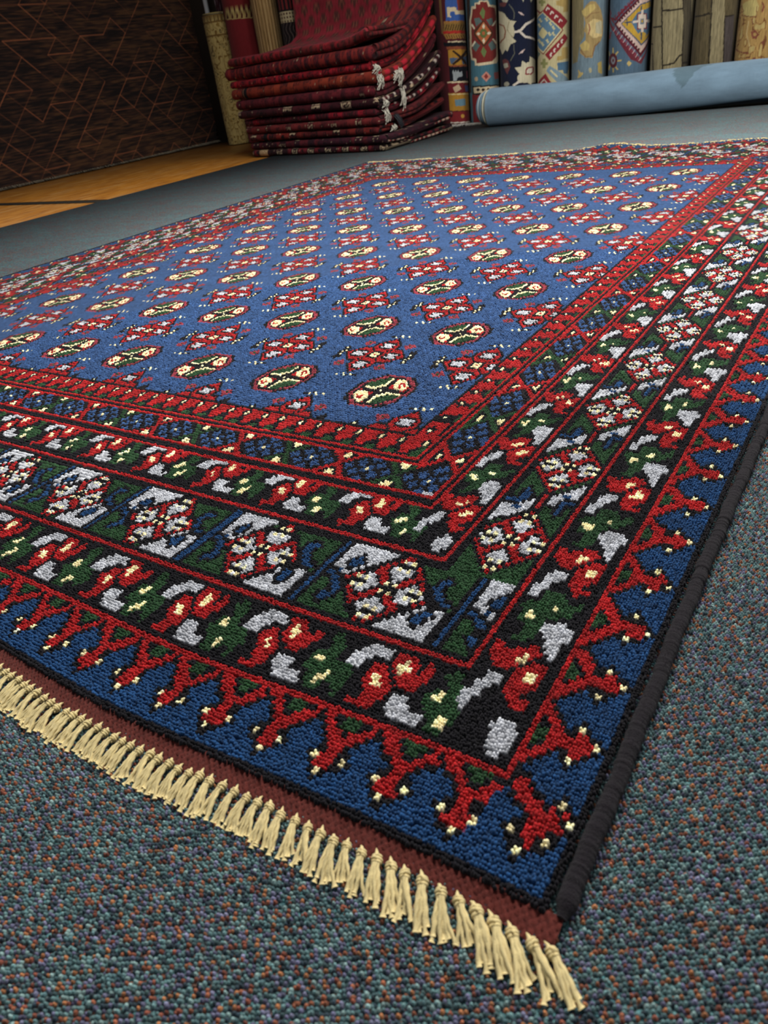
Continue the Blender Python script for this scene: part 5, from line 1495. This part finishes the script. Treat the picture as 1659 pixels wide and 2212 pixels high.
m_blue = blue_mat()
br = empty('rolled_blue_rug', (-1.25 * BK, 4.30 * BK, 0)); tag(br, 'faded light blue rug rolled up and lying along the carpet before the standing rolls', 'rug')
OB = np.array(br.location)
xa, xb = -2.085, -.05
nxs, nts = 260, 90
X = np.linspace(xa, xb, nxs)[:, None] + np.zeros((1, nts))
fx = np.clip((X - (-1.35)) / .75, 0, 1.6)
lift = .036 * fx ** 1.3                                   # free edge lifting off the floor to the right
rB = .0935
yc0 = 4.312 - .010 * np.sin((X - xa) * 1.4)
u = np.linspace(0, 1, nts)[None]
ang0 = np.radians(-97) ; angE = np.radians(250)
ang = ang0 + (angE - ang0) * u                            # from the free edge round the front, over the top, to the back
rr = rB * (1.0 + .0 * u)
Y = yc0 - rr * np.sin(ang + PI / 2) * 0
ca, sa = np.cos(ang), np.sin(ang)
# angle measured from the front horizontal: -97 deg = underneath
Y = yc0 - rr * np.cos(np.radians(0) + ang)
Z = rB + rr * np.sin(ang) + .0015
fr = np.exp(-(u / .13) ** 2)
Y = Y - fr * (.030 + .6 * lift)
Z = np.maximum(Z + fr * lift * 1.0, .003 + fr * lift)
Z = Z + .003 * np.sin(X * 5) * np.clip(sa, 0, 1)
c = np.broadcast_to(np.array(lin('#70889a')), X.shape + (3,)).copy()
c[(np.broadcast_to(u, X.shape) < .016)] = lin('#d0d4cc')
stain = inside([(-1.06, 1.52), (-1.075, 1.0), (-1.06, .6), (-1.03, .34), (-1.012, .14), (-.99, .36), (-.972, .75), (-.955, 1.1), (-.905, 1.25), (-.90, 1.4), (-.95, 1.52)], X + .004 * np.sin(ang * 17), ang + .05 * np.sin(X * 90))
c[stain] = lin('#5a707c')
c[np.abs(X - xa) < .01] *= 1.15
V = np.stack([X, Y, Z], -1) * BK - OB
link('outer_layer', np_mesh('outer_layer', V.reshape(-1, 3), grid_quads(nxs, nts), None, np.clip(c.reshape(-1, 3), 0, 1)), m_blue, br)
# inside face of the lifted flap and the roll beneath it
mb = MB()
n = 60; xx = np.linspace(xa + .02, xb, n)
th = np.linspace(0, 2 * PI, 40, endpoint=False)
Vc = np.stack([np.repeat(xx[:, None], 40, 1), 4.318 + .086 * np.cos(th)[None] + 0 * xx[:, None], .090 + .086 * np.sin(th)[None] + 0 * xx[:, None]], -1)
mb.add(Vc.reshape(-1, 3) * BK - OB, grid_quads(n, 40, close_v=True), None, lin('#26303a'))  # dark colour stands in for shade in the gap under the flap
mb.build('inner_roll', m_blue, br)
mb = MB()
for j, (rad, dx, col) in enumerate(((.090, -.004, '#9fb0ba'), (.087, -.024, '#c4c2ac'), (.082, -.040, '#6f8ca0'), (.075, -.058, '#a4b4ba'), (.064, -.070, '#6f8ca0'), (.050, -.078, '#8ba2ae'), (.034, -.084, '#5f7888'), (.016, -.086, '#3a4a55'))):
    th = np.linspace(0, 2 * PI, 49)
    mb.tube(np.stack([np.full(49, xa + dx + .006), 4.314 + rad * np.cos(th), .0935 + rad * np.sin(th)], 1) * BK - OB, .0052 * BK, 8, np.array(lin(col)) * .9, cap=False)
    Mx = Matrix.Translation(Vector((xa + dx + .006, 4.314, .0935)) * BK - Vector(OB)) @ Matrix.Rotation(PI / 2, 4, 'Y')
    mb.lathe([(max(rad - .012, .0005), 0), (rad, 0), (rad, .06)], 40, Mx, np.array(lin(col)) * .6)
mb.build('coiled_end', m_blue, br)
# white bound end of the first standing roll lying by the wall
mb = MB()
for i in range(60):
    x0 = -2.50 + i * .0062 + rs.normal(0, .002)
    mb.tube(np.array([(x0, 4.452, .010), (x0 + rs.normal(0, .006), 4.435, .008), (x0 + rs.normal(0, .012), 4.418 - rs.uniform(0, .014), .003)]) * BK, [.003, .003, .002], 5, np.array(lin('#b5b2a8')) * rs.uniform(.7, 1.1))
o = mb.build('loose_fringe', m_wf); tag(o, 'strip of loose white fringe on the carpet below the red and gold roll', 'fringe')
# ------------------------------------------------------------------ light
w = bpy.data.worlds.new('room_fill'); SC.world = w; w.use_nodes = True
bg = w.node_tree.nodes['Background']; bg.inputs[0].default_value = (.86, .92, 1.0, 1); bg.inputs[1].default_value = .24


def area(name, loc, target, sx, sy, power, col=(1, .97, .92)):
    l = bpy.data.lights.new(name, 'AREA'); l.shape = 'RECTANGLE'; l.size = sx; l.size_y = sy; l.energy = power; l.color = col
    o = bpy.data.objects.new(name, l); COL.objects.link(o); o.location = loc
    o.rotation_euler = (Vector(target) - Vector(loc)).to_track_quat('-Z', 'Y').to_euler()
    return o


area('ceiling_panel_light', (-1.0, 1.9, 2.2), (-1.0, 1.5, 0), 1.5, 1.0, 112)
area('ceiling_panel_light', (.5, 3.0, 2.3), (-.3, 2.4, 0), 1.2, .8, 70)
